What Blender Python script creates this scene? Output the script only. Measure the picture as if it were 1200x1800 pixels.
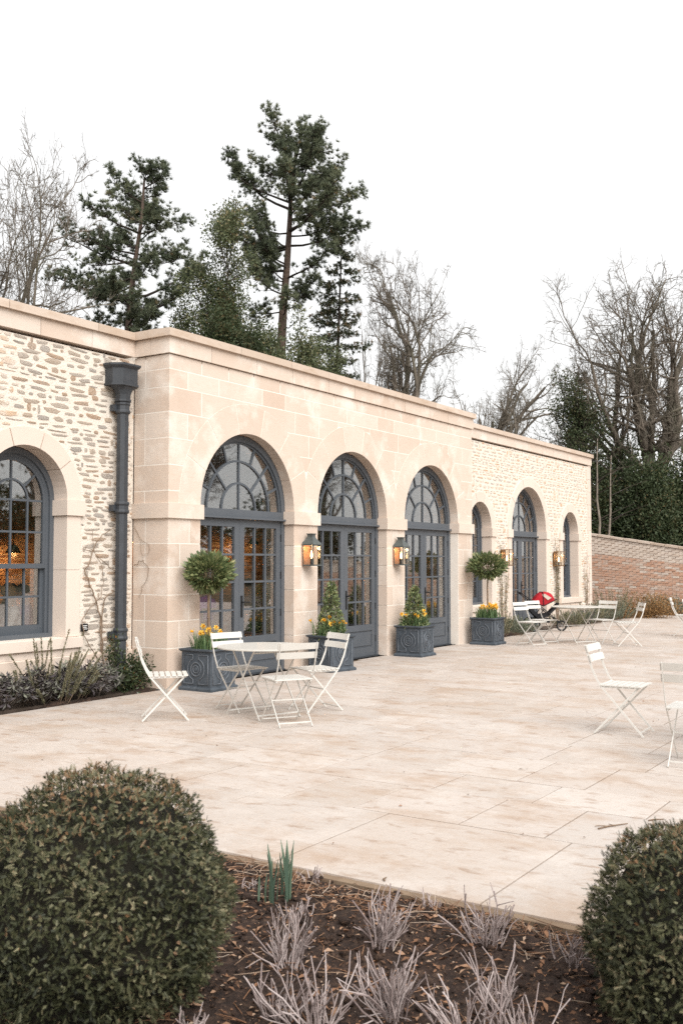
import bpy, math, random
import numpy as np
from mathutils import Vector, Matrix

for o in list(bpy.data.objects):
    bpy.data.objects.remove(o, do_unlink=True)
scene = bpy.context.scene
col = scene.collection
RAD = math.radians
rnd = random.Random(11)
rng = np.random.default_rng(7)

# ---------------------------------------------------------------- camera
# world axes: x along the facade (receding), y into the building, z up; origin at the
# front left foot of the projecting centre block; the eye is 1.6 m above the terrace
HEADING, TILT = RAD(33.164), RAD(2.846)
EYE = np.array([-9.273, -8.659, 1.6])
cam_d = bpy.data.cameras.new('camera')
cam = bpy.data.objects.new('camera', cam_d)
col.objects.link(cam)
cam.location = EYE
cam.rotation_euler = (RAD(90) + TILT, 0, HEADING - RAD(90))
cam_d.sensor_fit = 'VERTICAL'
cam_d.sensor_width = 24
cam_d.sensor_height = 36
cam_d.lens = 35
cam_d.clip_start = 0.05
cam_d.clip_end = 2000
cam_d.dof.use_dof = True
cam_d.dof.focus_distance = 12.0
cam_d.dof.aperture_fstop = 8.0
scene.camera = cam

# ---------------------------------------------------------------- sky, sun, exposure
SUN_AZ, SUN_EL = RAD(-122), RAD(44)         # from behind the camera, in front of the facade
world = bpy.data.worlds.new('World')
scene.world = world
world.use_nodes = True
wt = world.node_tree
wt.nodes.clear()
sky = wt.nodes.new('ShaderNodeTexSky')
sky.sky_type = 'NISHITA'
sky.sun_disc = False
sky.sun_elevation = SUN_EL
sky.sun_rotation = RAD(90) - SUN_AZ
sky.air_density = 1.0
sky.dust_density = 4.0
cloud = wt.nodes.new('ShaderNodeMixRGB')     # closed cloud deck over the blue sky
cloud.inputs['Fac'].default_value = 0.93
cloud.inputs['Color2'].default_value = (4.15, 4.11, 4.03, 1)
bg = wt.nodes.new('ShaderNodeBackground')
bg.inputs['Strength'].default_value = 0.1
wo = wt.nodes.new('ShaderNodeOutputWorld')
wt.links.new(sky.outputs['Color'], cloud.inputs['Color1'])
wt.links.new(cloud.outputs['Color'], bg.inputs['Color'])
wt.links.new(bg.outputs['Background'], wo.inputs['Surface'])

sun_d = bpy.data.lights.new('sun', 'SUN')
sun_d.energy = 1.5
sun_d.angle = RAD(50)
sun_d.color = (1.0, 0.98, 0.95)
sun = bpy.data.objects.new('sun', sun_d)
col.objects.link(sun)
sv = Vector((math.cos(SUN_AZ) * math.cos(SUN_EL), math.sin(SUN_AZ) * math.cos(SUN_EL), math.sin(SUN_EL)))
sun.location = sv * 60
sun.rotation_euler = sv.to_track_quat('Z', 'Y').to_euler()

scene.view_settings.view_transform = 'Standard'
scene.view_settings.look = 'None'
scene.view_settings.gamma = 1.0
scene.view_settings.exposure = 1.47
scene.view_settings.use_curve_mapping = False
scene.render.engine = 'CYCLES'
scene.cycles.use_denoising = False
scene.cycles.max_bounces = 8
scene.cycles.transparent_max_bounces = 24
scene.cycles.caustics_reflective = False
scene.cycles.caustics_refractive = False
scene.cycles.sample_clamp_indirect = 6

# ---------------------------------------------------------------- helpers
FWD = np.array([math.cos(HEADING), math.sin(HEADING), 0.0])
RGT = np.array([math.sin(HEADING), -math.cos(HEADING), 0.0])


def spot(px, depth, z=0.0):
    """ground position seen at photo column px, depth metres ahead of the eye"""
    p = EYE + depth * (FWD + RGT * (px - 600) / 1750.0)
    return np.array([p[0], p[1], z])


def height(py, depth):
    return 1.6 + (987 - py) / 1750.0 * depth


def nrm(a):
    a = np.asarray(a, float)
    return a / np.maximum(np.linalg.norm(a, axis=-1, keepdims=True), 1e-9)


def mk(name, v, f, tint=None, smooth=False):
    me = bpy.data.meshes.new(name)
    if isinstance(f, np.ndarray):
        nf, k = f.shape
        me.vertices.add(len(v))
        me.vertices.foreach_set('co', np.asarray(v, np.float32).ravel())
        me.loops.add(nf * k)
        me.loops.foreach_set('vertex_index', f.astype(np.int32).ravel())
        me.polygons.add(nf)
        me.polygons.foreach_set('loop_start', np.arange(0, nf * k, k, dtype=np.int32))
        me.update(calc_edges=True)
    else:
        me.from_pydata([tuple(map(float, p)) for p in v], [], f)
        me.update()
    if tint is not None:
        a = me.attributes.new('tint', 'FLOAT', 'FACE')
        a.data.foreach_set('value', np.asarray(tint, np.float32))
    if smooth:
        me.polygons.foreach_set('use_smooth', np.ones(len(me.polygons), bool))
    return me


def link(name, me, material=None, parent=None, loc=None):
    o = bpy.data.objects.new(name, me)
    col.objects.link(o)
    if material is not None and me is not None:
        if len(me.materials) == 0:
            me.materials.append(material)
    if parent is not None:
        o.parent = parent
    if loc is not None:
        o.location = loc
    return o


def tag(o, label=None, cat=None, group=None, kind=None):
    if label: o['label'] = label
    if cat: o['category'] = cat
    if group: o['group'] = group
    if kind: o['kind'] = kind
    return o


def thing(name, label, cat, loc=(0, 0, 0), rz=0.0, group=None):
    o = bpy.data.objects.new(name, None)
    o.empty_display_size = 0.2
    col.objects.link(o)
    o.location = loc
    o.rotation_euler = (0, 0, rz)
    return tag(o, label, cat, group)


def copy_tree(o, parent=None):
    c = o.copy()
    col.objects.link(c)
    c.parent = parent
    for ch in list(o.children):
        copy_tree(ch, c)
    return c


class G:
    """collects faces of one mesh"""
    def __init__(s):
        s.v, s.f, s.t = [], [], []

    def add(s, v, f, t=0.0):
        n = len(s.v)
        s.v.extend(v)
        for q in f:
            s.f.append(tuple(int(i) + n for i in q))
            s.t.append(t)
        return s

    def box(s, a, b, t=0.0):
        x0, y0, z0 = a
        x1, y1, z1 = b
        v = [(x0, y0, z0), (x1, y0, z0), (x1, y1, z0), (x0, y1, z0), (x0, y0, z1), (x1, y0, z1), (x1, y1, z1), (x0, y1, z1)]
        return s.add(v, [(0, 3, 2, 1), (4, 5, 6, 7), (0, 1, 5, 4), (1, 2, 6, 5), (2, 3, 7, 6), (3, 0, 4, 7)], t)

    def cbox(s, a, b, c=0.004, t=0.0):
        """box whose front (min y) edges are chamfered"""
        x0, y0, z0 = a
        x1, y1, z1 = b
        v = []
        for (y, d) in ((y0, c), (y0 + c, 0), (y1, 0)):
            v += [(x0 + d, y, z0 + d), (x1 - d, y, z0 + d), (x1 - d, y, z1 - d), (x0 + d, y, z1 - d)]
        f = [(0, 1, 2, 3), (8, 11, 10, 9)]
        for r in (0, 4):
            for i in range(4):
                j = (i + 1) % 4
                f.append((r + i, r + 4 + i, r + 4 + j, r + j))
        return s.add(v, f, t)

    def bar(s, p, q, w, h=None, up=(0, 0, 1), t=0.0):
        """rectangular bar from p to q, w wide sideways, h in the up direction"""
        h = h or w
        p, q = np.array(p, float), np.array(q, float)
        d = nrm(q - p)
        u = np.cross(d, np.array(up, float))
        if np.linalg.norm(u) < 1e-4:
            u = np.cross(d, (1, 0, 0))
        u = nrm(u)
        w2 = nrm(np.cross(u, d))
        v = []
        for c in (p, q):
            for a, b in ((-1, -1), (1, -1), (1, 1), (-1, 1)):
                v.append(tuple(c + u * a * w / 2 + w2 * b * h / 2))
        return s.add(v, [(0, 1, 2, 3), (7, 6, 5, 4), (0, 4, 5, 1), (1, 5, 6, 2), (2, 6, 7, 3), (3, 7, 4, 0)], t)

    def tube(s, path, r, n=6, cap=True, t=0.0):
        P = np.array(path, float)
        k = len(P)
        rr = np.full(k, r, float) if np.isscalar(r) else np.array(r, float)
        T = nrm(np.gradient(P, axis=0))
        ref = np.array((0, 0, 1.0)) if abs(T[0][2]) < 0.9 else np.array((1.0, 0, 0))
        v = []
        u = nrm(np.cross(T[0], ref))
        for i in range(k):
            u = nrm(u - T[i] * np.dot(u, T[i]))
            w = np.cross(T[i], u)
            for j in range(n):
                a = 2 * math.pi * j / n
                v.append(tuple(P[i] + rr[i] * (math.cos(a) * u + math.sin(a) * w)))
        f = [(i * n + j, i * n + (j + 1) % n, (i + 1) * n + (j + 1) % n, (i + 1) * n + j) for i in range(k - 1) for j in range(n)]
        if cap:
            f += [tuple(range(n - 1, -1, -1)), tuple((k - 1) * n + j for j in range(n))]
        return s.add(v, f, t)

    def lathe(s, prof, n=16, c=(0, 0, 0), t=0.0, cap=True):
        v, f = [], []
        for (r, z) in prof:
            for j in range(n):
                a = 2 * math.pi * j / n
                v.append((c[0] + r * math.cos(a), c[1] + r * math.sin(a), c[2] + z))
        for i in range(len(prof) - 1):
            for j in range(n):
                f.append((i * n + j, i * n + (j + 1) % n, (i + 1) * n + (j + 1) % n, (i + 1) * n + j))
        if cap:
            f += [tuple(range(n - 1, -1, -1)), tuple((len(prof) - 1) * n + j for j in range(n))]
        return s.add(v, f, t)

    def prism(s, poly, y0, y1, t=0.0):
        """polygon in (x, z), counter clockwise seen from the front, given depth y0..y1"""
        n = len(poly)
        v = [(x, y0, z) for x, z in poly] + [(x, y1, z) for x, z in poly]
        f = [tuple(range(n)), tuple(range(2 * n - 1, n - 1, -1))]
        f += [(i, n + i, n + (i + 1) % n, (i + 1) % n) for i in range(n)]
        return s.add(v, f, t)

    def arc(s, xc, zc, r0, r1, a0, a1, y0, y1, n=10, t=0.0):
        """ring sector in the wall plane, angles in radians from +x"""
        A = np.linspace(a0, a1, n + 1)
        v = []
        for a in A:
            c, d = math.cos(a), math.sin(a)
            v += [(xc + r0 * c, y0, zc + r0 * d), (xc + r1 * c, y0, zc + r1 * d), (xc + r1 * c, y1, zc + r1 * d), (xc + r0 * c, y1, zc + r0 * d)]
        f = []
        for i in range(n):
            b, e = 4 * i, 4 * i + 4
            f += [(b, b + 1, e + 1, e), (b + 1, b + 2, e + 2, e + 1), (b + 2, b + 3, e + 3, e + 2), (b + 3, b, e, e + 3)]
        f += [(0, 3, 2, 1), (4 * n, 4 * n + 1, 4 * n + 2, 4 * n + 3)]
        return s.add(v, f, t)

    def obj(s, name, material, parent=None, smooth=False, loc=None, tint=False):
        return link(name, mk(name, s.v, s.f, s.t if tint else None, smooth), material, parent, loc)


def tubes(P, Rr, s=3):
    """many tapered tubes at once: P (B,k,3), Rr (B,k)"""
    B, k, _ = P.shape
    D = nrm(P[:, -1] - P[:, 0])
    ref = np.where(np.abs(D[:, 2:3]) < 0.8, np.array([[0, 0, 1.0]]), np.array([[1.0, 0, 0]]))
    U = nrm(np.cross(D, ref))
    W = np.cross(D, U)
    a = 2 * np.pi * np.arange(s) / s
    ring = np.cos(a)[None, :, None] * U[:, None] + np.sin(a)[None, :, None] * W[:, None]      # B,s,3
    v = P[:, :, None, :] + Rr[:, :, None, None] * ring[:, None]                               # B,k,s,3
    base = (np.arange(B) * k * s)[:, None, None]
    i = np.arange(k - 1)[None, :, None] * s
    j = np.arange(s)[None, None, :]
    j2 = (j + 1) % s
    f = np.stack([base + i + j, base + i + j2, base + i + s + j2, base + i + s + j], -1).reshape(-1, 4)
    return v.reshape(-1, 3), f


def leaves(P, D, L, W, fold=0.25, N=None, r=rng):
    """folded diamond leaves: base points P, directions D, lengths L, widths W"""
    n = len(P)
    D = nrm(D)
    if N is None:
        N = nrm(r.normal(size=(n, 3)))
    S = nrm(np.cross(D, N))
    U = np.cross(S, D)
    L = np.broadcast_to(np.asarray(L, float), (n,))[:, None]
    W = np.broadcast_to(np.asarray(W, float), (n,))[:, None]
    v = np.stack([P, P + D * L * .5 + S * W * .5 + U * W * fold, P + D * L, P + D * L * .5 - S * W * .5 + U * W * fold], 1)
    b = (np.arange(n) * 4)[:, None]
    f = np.concatenate([b + np.array([[0, 1, 2]]), b + np.array([[0, 2, 3]])], 1).reshape(-1, 3)
    return v.reshape(-1, 3), f


def needles(P, D, m, L, W, spread=0.9, r=rng):
    """tufts of m thin needles round each (P, D)"""
    n = len(P)
    d = nrm(nrm(D)[:, None] * 0.75 + nrm(r.normal(size=(n, m, 3))) * spread).reshape(-1, 3)
    p = np.repeat(P, m, 0)
    l = np.repeat(np.broadcast_to(np.asarray(L, float), (n,)), m)[:, None] * r.uniform(.6, 1.1, (n * m, 1))
    S = nrm(np.cross(d, r.normal(size=d.shape)))
    v = np.stack([p - S * W / 2, p + S * W / 2, p + d * l], 1).reshape(-1, 3)
    f = np.arange(n * m * 3).reshape(-1, 3)
    return v, f


def tri(f):
    f = np.asarray(f)
    return f if f.shape[1] == 3 else np.concatenate([f[:, [0, 1, 2]], f[:, [0, 2, 3]]], 1).reshape(-1, 3)


def join(parts):
    """several (verts, faces, tint) clouds into one"""
    vs, fs, ts, o = [], [], [], 0
    for v, f, t in parts:
        f = tri(f)
        vs.append(np.asarray(v, float)); fs.append(f + o); o += len(v)
        ts.append(np.full(len(f), t) if np.isscalar(t) else np.asarray(t, float))
    return np.concatenate(vs), np.concatenate(fs), np.concatenate(ts)


# ---------------------------------------------------------------- materials
def ramp(nt, stops, interp='LINEAR'):
    r = nt.nodes.new('ShaderNodeValToRGB')
    r.color_ramp.interpolation = interp
    e = r.color_ramp.elements
    while len(e) > 1:
        e.remove(e[-1])
    e[0].position, e[0].color = stops[0][0], (*stops[0][1], 1)
    for p, c in stops[1:]:
        x = e.new(p)
        x.color = (*c, 1)
    return r


def mat(name, base, rough=0.8, spec=0.3, metal=0.0, var=None, vscale=6.0, vamt=1.0, stretch=(1, 1, 1), stains=(), bump=0.0,
        bscale=80.0, bdist=0.01, rand=None, tint=None, trans=0.0, emit=None, rand_hard=False):
    """principled material; rand / tint: colour stops by object / by piece; stains: (colour, scale, lo, hi, strength, stretch)"""
    m = bpy.data.materials.new(name)
    m.use_nodes = True
    nt = m.node_tree
    L = nt.links.new
    b = nt.nodes['Principled BSDF']
    b.inputs['Roughness'].default_value = rough
    b.inputs['Specular IOR Level'].default_value = spec
    b.inputs['Metallic'].default_value = metal
    tc = nt.nodes.new('ShaderNodeTexCoord')

    def noise(scale, st=(1, 1, 1), detail=6.0, off=0.0, rgh=0.6):
        mp = nt.nodes.new('ShaderNodeMapping')
        mp.inputs['Scale'].default_value = st
        mp.inputs['Location'].default_value = (off, off * .7, off * 1.3)
        L(tc.outputs['Object'], mp.inputs['Vector'])
        n = nt.nodes.new('ShaderNodeTexNoise')
        n.inputs['Scale'].default_value = scale
        n.inputs['Detail'].default_value = detail
        n.inputs['Roughness'].default_value = rgh
        L(mp.outputs['Vector'], n.inputs['Vector'])
        return n.outputs['Fac']

    def mix(fac, c1, c2):
        x = nt.nodes.new('ShaderNodeMixRGB')
        for s, k in ((fac, 'Fac'), (c1, 'Color1'), (c2, 'Color2')):
            if isinstance(s, (int, float)):
                x.inputs[k].default_value = s
            elif isinstance(s, tuple):
                x.inputs[k].default_value = (*s, 1)
            else:
                L(s, x.inputs[k])
        return x.outputs['Color']

    if tint is not None:
        at = nt.nodes.new('ShaderNodeAttribute')
        at.attribute_name = 'tint'
        rp = ramp(nt, tint)
        L(at.outputs['Fac'], rp.inputs['Fac'])
        c = rp.outputs['Color']
    elif rand is not None:
        oi = nt.nodes.new('ShaderNodeObjectInfo')
        rp = ramp(nt, rand, 'CONSTANT' if rand_hard else 'LINEAR')
        L(oi.outputs['Random'], rp.inputs['Fac'])
        c = rp.outputs['Color']
    else:
        c = tuple(base)
    if var is not None:
        rp = ramp(nt, [(0.3, (0, 0, 0)), (0.7, (1, 1, 1))])
        L(noise(vscale, stretch), rp.inputs['Fac'])
        mu = nt.nodes.new('ShaderNodeMath')
        mu.operation = 'MULTIPLY'
        mu.inputs[1].default_value = vamt
        L(rp.outputs['Color'], mu.inputs[0])
        c = mix(mu.outputs[0], c, tuple(var))
    for i, (sc, ss, lo, hi, st, sx) in enumerate(stains):
        rp = ramp(nt, [(lo, (0, 0, 0)), (hi, (st, st, st))])
        L(noise(ss, sx, 8.0, 3.7 * (i + 1), 0.65), rp.inputs['Fac'])
        c = mix(rp.outputs['Color'], c, tuple(sc))
    if isinstance(c, tuple):
        b.inputs['Base Color'].default_value = (*c, 1)
    else:
        L(c, b.inputs['Base Color'])
    if bump:
        bp = nt.nodes.new('ShaderNodeBump')
        bp.inputs['Strength'].default_value = bump
        bp.inputs['Distance'].default_value = bdist
        L(noise(bscale, (1, 1, 1), 8.0, 1.1), bp.inputs['Height'])
        L(bp.outputs['Normal'], b.inputs['Normal'])
    if emit:
        b.inputs['Emission Color'].default_value = (*emit[0], 1)
        b.inputs['Emission Strength'].default_value = emit[1]
    if trans:
        out = nt.nodes['Material Output']
        tr = nt.nodes.new('ShaderNodeBsdfTranslucent')
        if isinstance(c, tuple):
            tr.inputs['Color'].default_value = (*c, 1)
        else:
            L(c, tr.inputs['Color'])
        ms = nt.nodes.new('ShaderNodeMixShader')
        ms.inputs['Fac'].default_value = trans
        L(b.outputs['BSDF'], ms.inputs[1])
        L(tr.outputs['BSDF'], ms.inputs[2])
        L(ms.outputs['Shader'], out.inputs['Surface'])
    return m


def glass_mat(name, tone=(0.93, 0.95, 0.95), f0=0.26):
    """clear sheet glass: mirror share grows towards grazing angles"""
    m = bpy.data.materials.new(name)
    m.use_nodes = True
    nt = m.node_tree
    nt.nodes.clear()
    L = nt.links.new
    lw = nt.nodes.new('ShaderNodeLayerWeight')
    lw.inputs['Blend'].default_value = 0.5
    pw = nt.nodes.new('ShaderNodeMath'); pw.operation = 'POWER'; pw.inputs[1].default_value = 5.0
    ma = nt.nodes.new('ShaderNodeMath'); ma.operation = 'MULTIPLY_ADD'; ma.inputs[1].default_value = 1 - f0; ma.inputs[2].default_value = f0
    L(lw.outputs['Facing'], pw.inputs[0])
    L(pw.outputs[0], ma.inputs[0])
    tp = nt.nodes.new('ShaderNodeBsdfTransparent'); tp.inputs['Color'].default_value = (*tone, 1)
    gl = nt.nodes.new('ShaderNodeBsdfGlossy'); gl.inputs['Roughness'].default_value = 0.02
    ms = nt.nodes.new('ShaderNodeMixShader')
    out = nt.nodes.new('ShaderNodeOutputMaterial')
    L(ma.outputs[0], ms.inputs['Fac'])
    L(tp.outputs['BSDF'], ms.inputs[1])
    L(gl.outputs['BSDF'], ms.inputs[2])
    L(ms.outputs['Shader'], out.inputs['Surface'])
    return m


LIME = (0.77, 0.70, 0.63)
M = {}
M['ashlar'] = mat('dressed sandstone', (0.6, 0.46, 0.36), rough=0.85, rand=[(0, (0.53, 0.41, 0.325)), (.3, (0.59, 0.475, 0.39)), (.6, (0.63, 0.53, 0.45)), (.8, (0.555, 0.44, 0.355)), (1, (0.65, 0.56, 0.485))],
                  var=(0.67, 0.575, 0.495), vscale=1.6, vamt=.55,
                  stains=[((0.57, 0.44, 0.345), 5.0, .5, .72, .4, (1, 1, 5)), (LIME, 1.7, .52, .68, .75, (1, 1, 1)), ((0.36, 0.25, 0.17), 2.2, .66, .82, .35, (1, 1, 1))],
                  bump=.25, bscale=55, bdist=.006)
M['coping'] = mat('weathered coping sandstone', (0.56, 0.44, 0.35), rough=0.88, rand=[(0, (0.50, 0.40, 0.32)), (.5, (0.56, 0.46, 0.38)), (1, (0.61, 0.51, 0.43))],
                  stains=[((0.40, 0.275, 0.18), 3.0, .5, .75, .6, (1, 1, 3)), ((0.27, 0.22, 0.18), 7.0, .6, .8, .4, (1, 1, 1))], bump=.3, bscale=50, bdist=.006)
M['surround'] = mat('smooth sandstone surround', (0.62, 0.49, 0.39), rough=0.85, rand=[(0, (0.63, 0.525, 0.445)), (1, (0.68, 0.585, 0.51))],
                    var=(0.70, 0.60, 0.52), vscale=2.5, vamt=.6, stains=[((0.52, 0.39, 0.29), 6.0, .58, .78, .35, (1, 1, 4))], bump=.2, bscale=60, bdist=.004)
M['mortar'] = mat('lime mortar', (0.75, 0.685, 0.605), rough=0.95, var=(0.68, 0.59, 0.50), vscale=9, vamt=.6, bump=.7, bscale=45, bdist=.02)
M['joint_lime'] = mat('pale ashlar pointing', (0.80, 0.745, 0.68), rough=.95, var=(0.70, 0.61, 0.52), vscale=5, vamt=.6)
M['plaster'] = mat('cream interior plaster', (0.62, 0.56, 0.47), rough=0.9, var=(0.55, 0.49, 0.41), vscale=3, vamt=.4, bump=.1)
STONE_STOPS = [(0, (0.68, 0.58, 0.48)), (.18, (0.64, 0.49, 0.365)), (.30, (0.60, 0.38, 0.235)), (.38, (0.68, 0.59, 0.50)), (.52, (0.66, 0.56, 0.465)), (.62, (0.54, 0.485, 0.43)),
               (.70, (0.65, 0.55, 0.455)), (.82, (0.45, 0.41, 0.37)), (.88, (0.66, 0.52, 0.39)), (.95, (0.58, 0.36, 0.21)), (1, (0.64, 0.44, 0.29))]
stone_kw = dict(rough=0.95, stains=[((0.74, 0.67, 0.59), 7.0, .44, .62, .8, (1, 1, 2.2)), ((0.25, 0.21, 0.18), 34.0, .58, .70, .6, (1, 1, 2))], bump=1.0, bscale=60, bdist=.02)
M['rubble'] = mat('rubble stone', (.5, .4, .3), rand=STONE_STOPS, **stone_kw)
M['rubble_mass'] = mat('rubble stone joined', (.5, .4, .3), tint=STONE_STOPS, **stone_kw)
M['slab'] = mat('limestone paving', (0.6, 0.52, 0.45), rough=0.55, spec=.4, rand=[(0, (0.42, 0.365, 0.32)), (.35, (0.49, 0.435, 0.395)), (.7, (0.45, 0.405, 0.37)), (1, (0.54, 0.49, 0.45))],
                var=(0.455, 0.385, 0.33), vscale=.55, vamt=.6,
                stains=[((0.37, 0.265, 0.19), 1.5, .47, .67, .72, (1.9, 1.0, 1)), ((0.27, 0.175, 0.115), 5.5, .55, .69, .7, (1.9, .8, 1)), ((0.56, 0.505, 0.46), 2.6, .50, .66, .5, (1, 1, 1)),
                        ((0.38, 0.29, 0.22), 17.0, .54, .70, .5, (1.4, 1, 1))],
                bump=.45, bscale=36, bdist=.008)
M['joint'] = mat('sandy joint', (0.15, 0.10, 0.065), rough=.95, var=(0.26, 0.19, 0.13), vscale=4, bump=.4)
M['paint'] = mat('slate grey joinery paint', (0.083, 0.094, 0.108), rough=.48, spec=.4, var=(0.10, 0.11, 0.125), vscale=3, vamt=.6, bump=.06, bscale=120)
M['paint2'] = mat('slate grey sash paint', (0.072, 0.084, 0.098), rough=.5, spec=.4, var=(0.095, 0.105, 0.12), vscale=3, vamt=.5)
M['iron'] = mat('dark cast metal', (0.030, 0.034, 0.040), rough=.55, spec=.5, var=(0.05, 0.056, 0.065), vscale=9, vamt=.8, bump=.12, bscale=90)
M['black'] = mat('black ironmongery', (0.012, 0.012, 0.013), rough=.45)
M['glass'] = glass_mat('window glass')
M['lamp_glass'] = glass_mat('lantern glass', (0.97, 0.96, 0.93), 0.06)
M['white'] = mat('off white chair paint', (0.62, 0.605, 0.57), rough=.42, spec=.45, var=(0.56, 0.54, 0.50), vscale=14, vamt=.5, stains=[((0.30, 0.2, 0.12), 26, .70, .8, .5, (1, 1, 1))])
M['table_paint'] = mat('worn off white table paint', (0.52, 0.50, 0.46), rough=.4, spec=.45, var=(0.46, 0.44, 0.40), vscale=9, vamt=.6)
M['lead'] = mat('faux lead planter', (0.040, 0.050, 0.062), rough=.6, var=(0.085, 0.10, 0.118), vscale=7, vamt=.9, stains=[((0.17, 0.185, 0.20), 18, .56, .76, .45, (1, 1, .4))], bump=.2, bscale=50)
M['lead_edge'] = mat('rubbed lead moulding', (0.15, 0.165, 0.185), rough=.55, var=(0.065, 0.075, 0.09), vscale=9, vamt=.9)
M['soil'] = mat('dark garden soil', (0.058, 0.034, 0.025), rough=.95, var=(0.022, 0.014, 0.011), vscale=14, stains=[((0.13, 0.08, 0.054), 34, .50, .66, .8, (1, 1, 1))], bump=1.0, bscale=34, bdist=.05)
M['ground'] = mat('winter grass and leaf litter', (0.05, 0.055, 0.025), rough=.95, var=(0.07, 0.05, 0.03), vscale=.6, bump=.6, bscale=20, bdist=.05)
M['bark_bare'] = mat('pale grey brown bark', (0.22, 0.18, 0.145), rough=.9, var=(0.10, 0.088, 0.07), vscale=2.2, stains=[((0.07, 0.09, 0.045), 1.2, .5, .7, .5, (1, 1, .3))], bump=.5, bscale=14, bdist=.03)
M['bark_pine'] = mat('ruddy pine bark', (0.155, 0.105, 0.078), rough=.95, var=(0.075, 0.055, 0.045), vscale=5, stretch=(1, 1, .3), bump=1, bscale=9, bdist=.06)
M['bark_dark'] = mat('dark bark', (0.06, 0.046, 0.036), rough=.95, var=(0.03, 0.025, 0.02), vscale=4, bump=.6, bscale=14, bdist=.03)
M['bark_pale'] = mat('pale birch bark', (0.30, 0.255, 0.21), rough=.9, var=(0.16, 0.13, 0.105), vscale=5, bump=.4, bscale=12, bdist=.03)
M['pine'] = mat('pine needles', (.04, .06, .03), rough=.6, spec=.3, tint=[(0, (0.071, 0.089, 0.057)), (.5, (0.140, 0.162, 0.101)), (.85, (0.230, 0.245, 0.151)), (1, (0.302, 0.223, 0.122))], trans=.25)
M['spruce'] = mat('conifer needles', (.04, .05, .03), rough=.65, tint=[(0, (0.056, 0.071, 0.043)), (.6, (0.102, 0.116, 0.068)), (1, (0.239, 0.168, 0.099))], trans=.2)
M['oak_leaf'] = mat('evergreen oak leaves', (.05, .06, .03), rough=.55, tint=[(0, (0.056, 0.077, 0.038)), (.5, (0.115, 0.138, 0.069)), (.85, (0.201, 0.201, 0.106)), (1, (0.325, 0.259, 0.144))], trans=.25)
M['dark_leaf'] = mat('dark evergreen leaves', (.03, .04, .02), rough=.6, tint=[(0, (0.027, 0.042, 0.018)), (.6, (0.061, 0.081, 0.036)), (1, (0.146, 0.105, 0.048))], trans=.2)
M['bay'] = mat('bay leaves', (.06, .09, .03), rough=.45, spec=.5, tint=[(0, (0.063, 0.100, 0.041)), (.5, (0.155, 0.192, 0.082)), (.9, (0.311, 0.328, 0.155)), (1, (0.437, 0.347, 0.182))], trans=.2)
M['yew'] = mat('clipped yew needles', (.03, .05, .02), rough=.55, tint=[(0, (0.022, 0.026, 0.013)), (.4, (0.068, 0.073, 0.036)), (.7, (0.15, 0.145, 0.078)), (.86, (0.26, 0.235, 0.14)), (.9, (0.22, 0.15, 0.085)), (1, (0.21, 0.11, 0.052))], trans=.15)
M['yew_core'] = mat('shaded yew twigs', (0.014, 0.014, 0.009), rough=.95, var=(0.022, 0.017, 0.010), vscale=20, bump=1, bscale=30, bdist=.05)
M['sage'] = mat('purple sage leaves', (.08, .07, .08), rough=.8, tint=[(0, (0.062, 0.050, 0.055)), (.35, (0.11, 0.098, 0.098)), (.65, (0.17, 0.17, 0.14)), (1, (0.26, 0.275, 0.20))], trans=.15)
M['rosemary'] = mat('rosemary needles', (.1, .1, .06), rough=.75, tint=[(0, (0.119, 0.125, 0.072)), (.6, (0.237, 0.229, 0.142)), (1, (0.425, 0.371, 0.252))], trans=.2)
M['grey_shrub'] = mat('grey lavender foliage', (.15, .17, .13), rough=.85, tint=[(0, (0.085, 0.105, 0.070)), (.6, (0.19, 0.215, 0.155)), (1, (0.33, 0.345, 0.27))], trans=.15)
M['rust_shrub'] = mat('rust brown dry foliage', (.2, .1, .05), rough=.85, tint=[(0, (0.163, 0.094, 0.037)), (.6, (0.300, 0.169, 0.069)), (1, (0.413, 0.250, 0.112))], trans=.15)
M['glossy'] = mat('glossy dark shrub leaves', (.03, .05, .02), rough=.35, spec=.5, tint=[(0, (0.020, 0.034, 0.015)), (.7, (0.055, 0.075, 0.032)), (.95, (0.12, 0.10, 0.04)), (1, (0.30, 0.12, 0.03))], trans=.15)
M['daff_leaf'] = mat('daffodil leaves', (.08, .14, .06), rough=.5, tint=[(0, (0.069, 0.121, 0.057)), (.6, (0.121, 0.201, 0.086)), (1, (0.230, 0.299, 0.127))], trans=.3)
M['shoot'] = mat('blue green daffodil shoots', (.1, .16, .12), rough=.5, tint=[(0, (0.085, 0.135, 0.10)), (1, (0.18, 0.25, 0.17))], trans=.25)
M['petal'] = mat('yellow daffodil petals', (0.85, 0.56, 0.07), rough=.55, var=(0.9, 0.68, 0.2), vscale=30, vamt=.7, trans=.3)
M['trumpet'] = mat('orange yellow daffodil trumpet', (0.83, 0.42, 0.03), rough=.55, trans=.25)
M['stub'] = mat('pale pruned stems', (.35, .28, .24), rough=.9, tint=[(0, (0.17, 0.125, 0.115)), (.5, (0.34, 0.275, 0.26)), (1, (0.50, 0.43, 0.41))], bump=.5, bscale=60)
M['leaf_litter'] = mat('dead leaves and chips', (.3, .17, .1), rough=.85, tint=[(0, (0.06, 0.035, 0.022)), (.35, (0.15, 0.08, 0.048)), (.6, (0.30, 0.155, 0.085)), (.8, (0.40, 0.27, 0.185)), (1, (0.50, 0.41, 0.33))], trans=.1)
M['twig'] = mat('brown twig', (0.14, 0.09, 0.06), rough=.9, var=(0.22, 0.16, 0.11), vscale=30)
M['climber'] = mat('climber stem', (0.27, 0.19, 0.13), rough=.9, var=(0.14, 0.10, 0.07), vscale=20)
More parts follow.
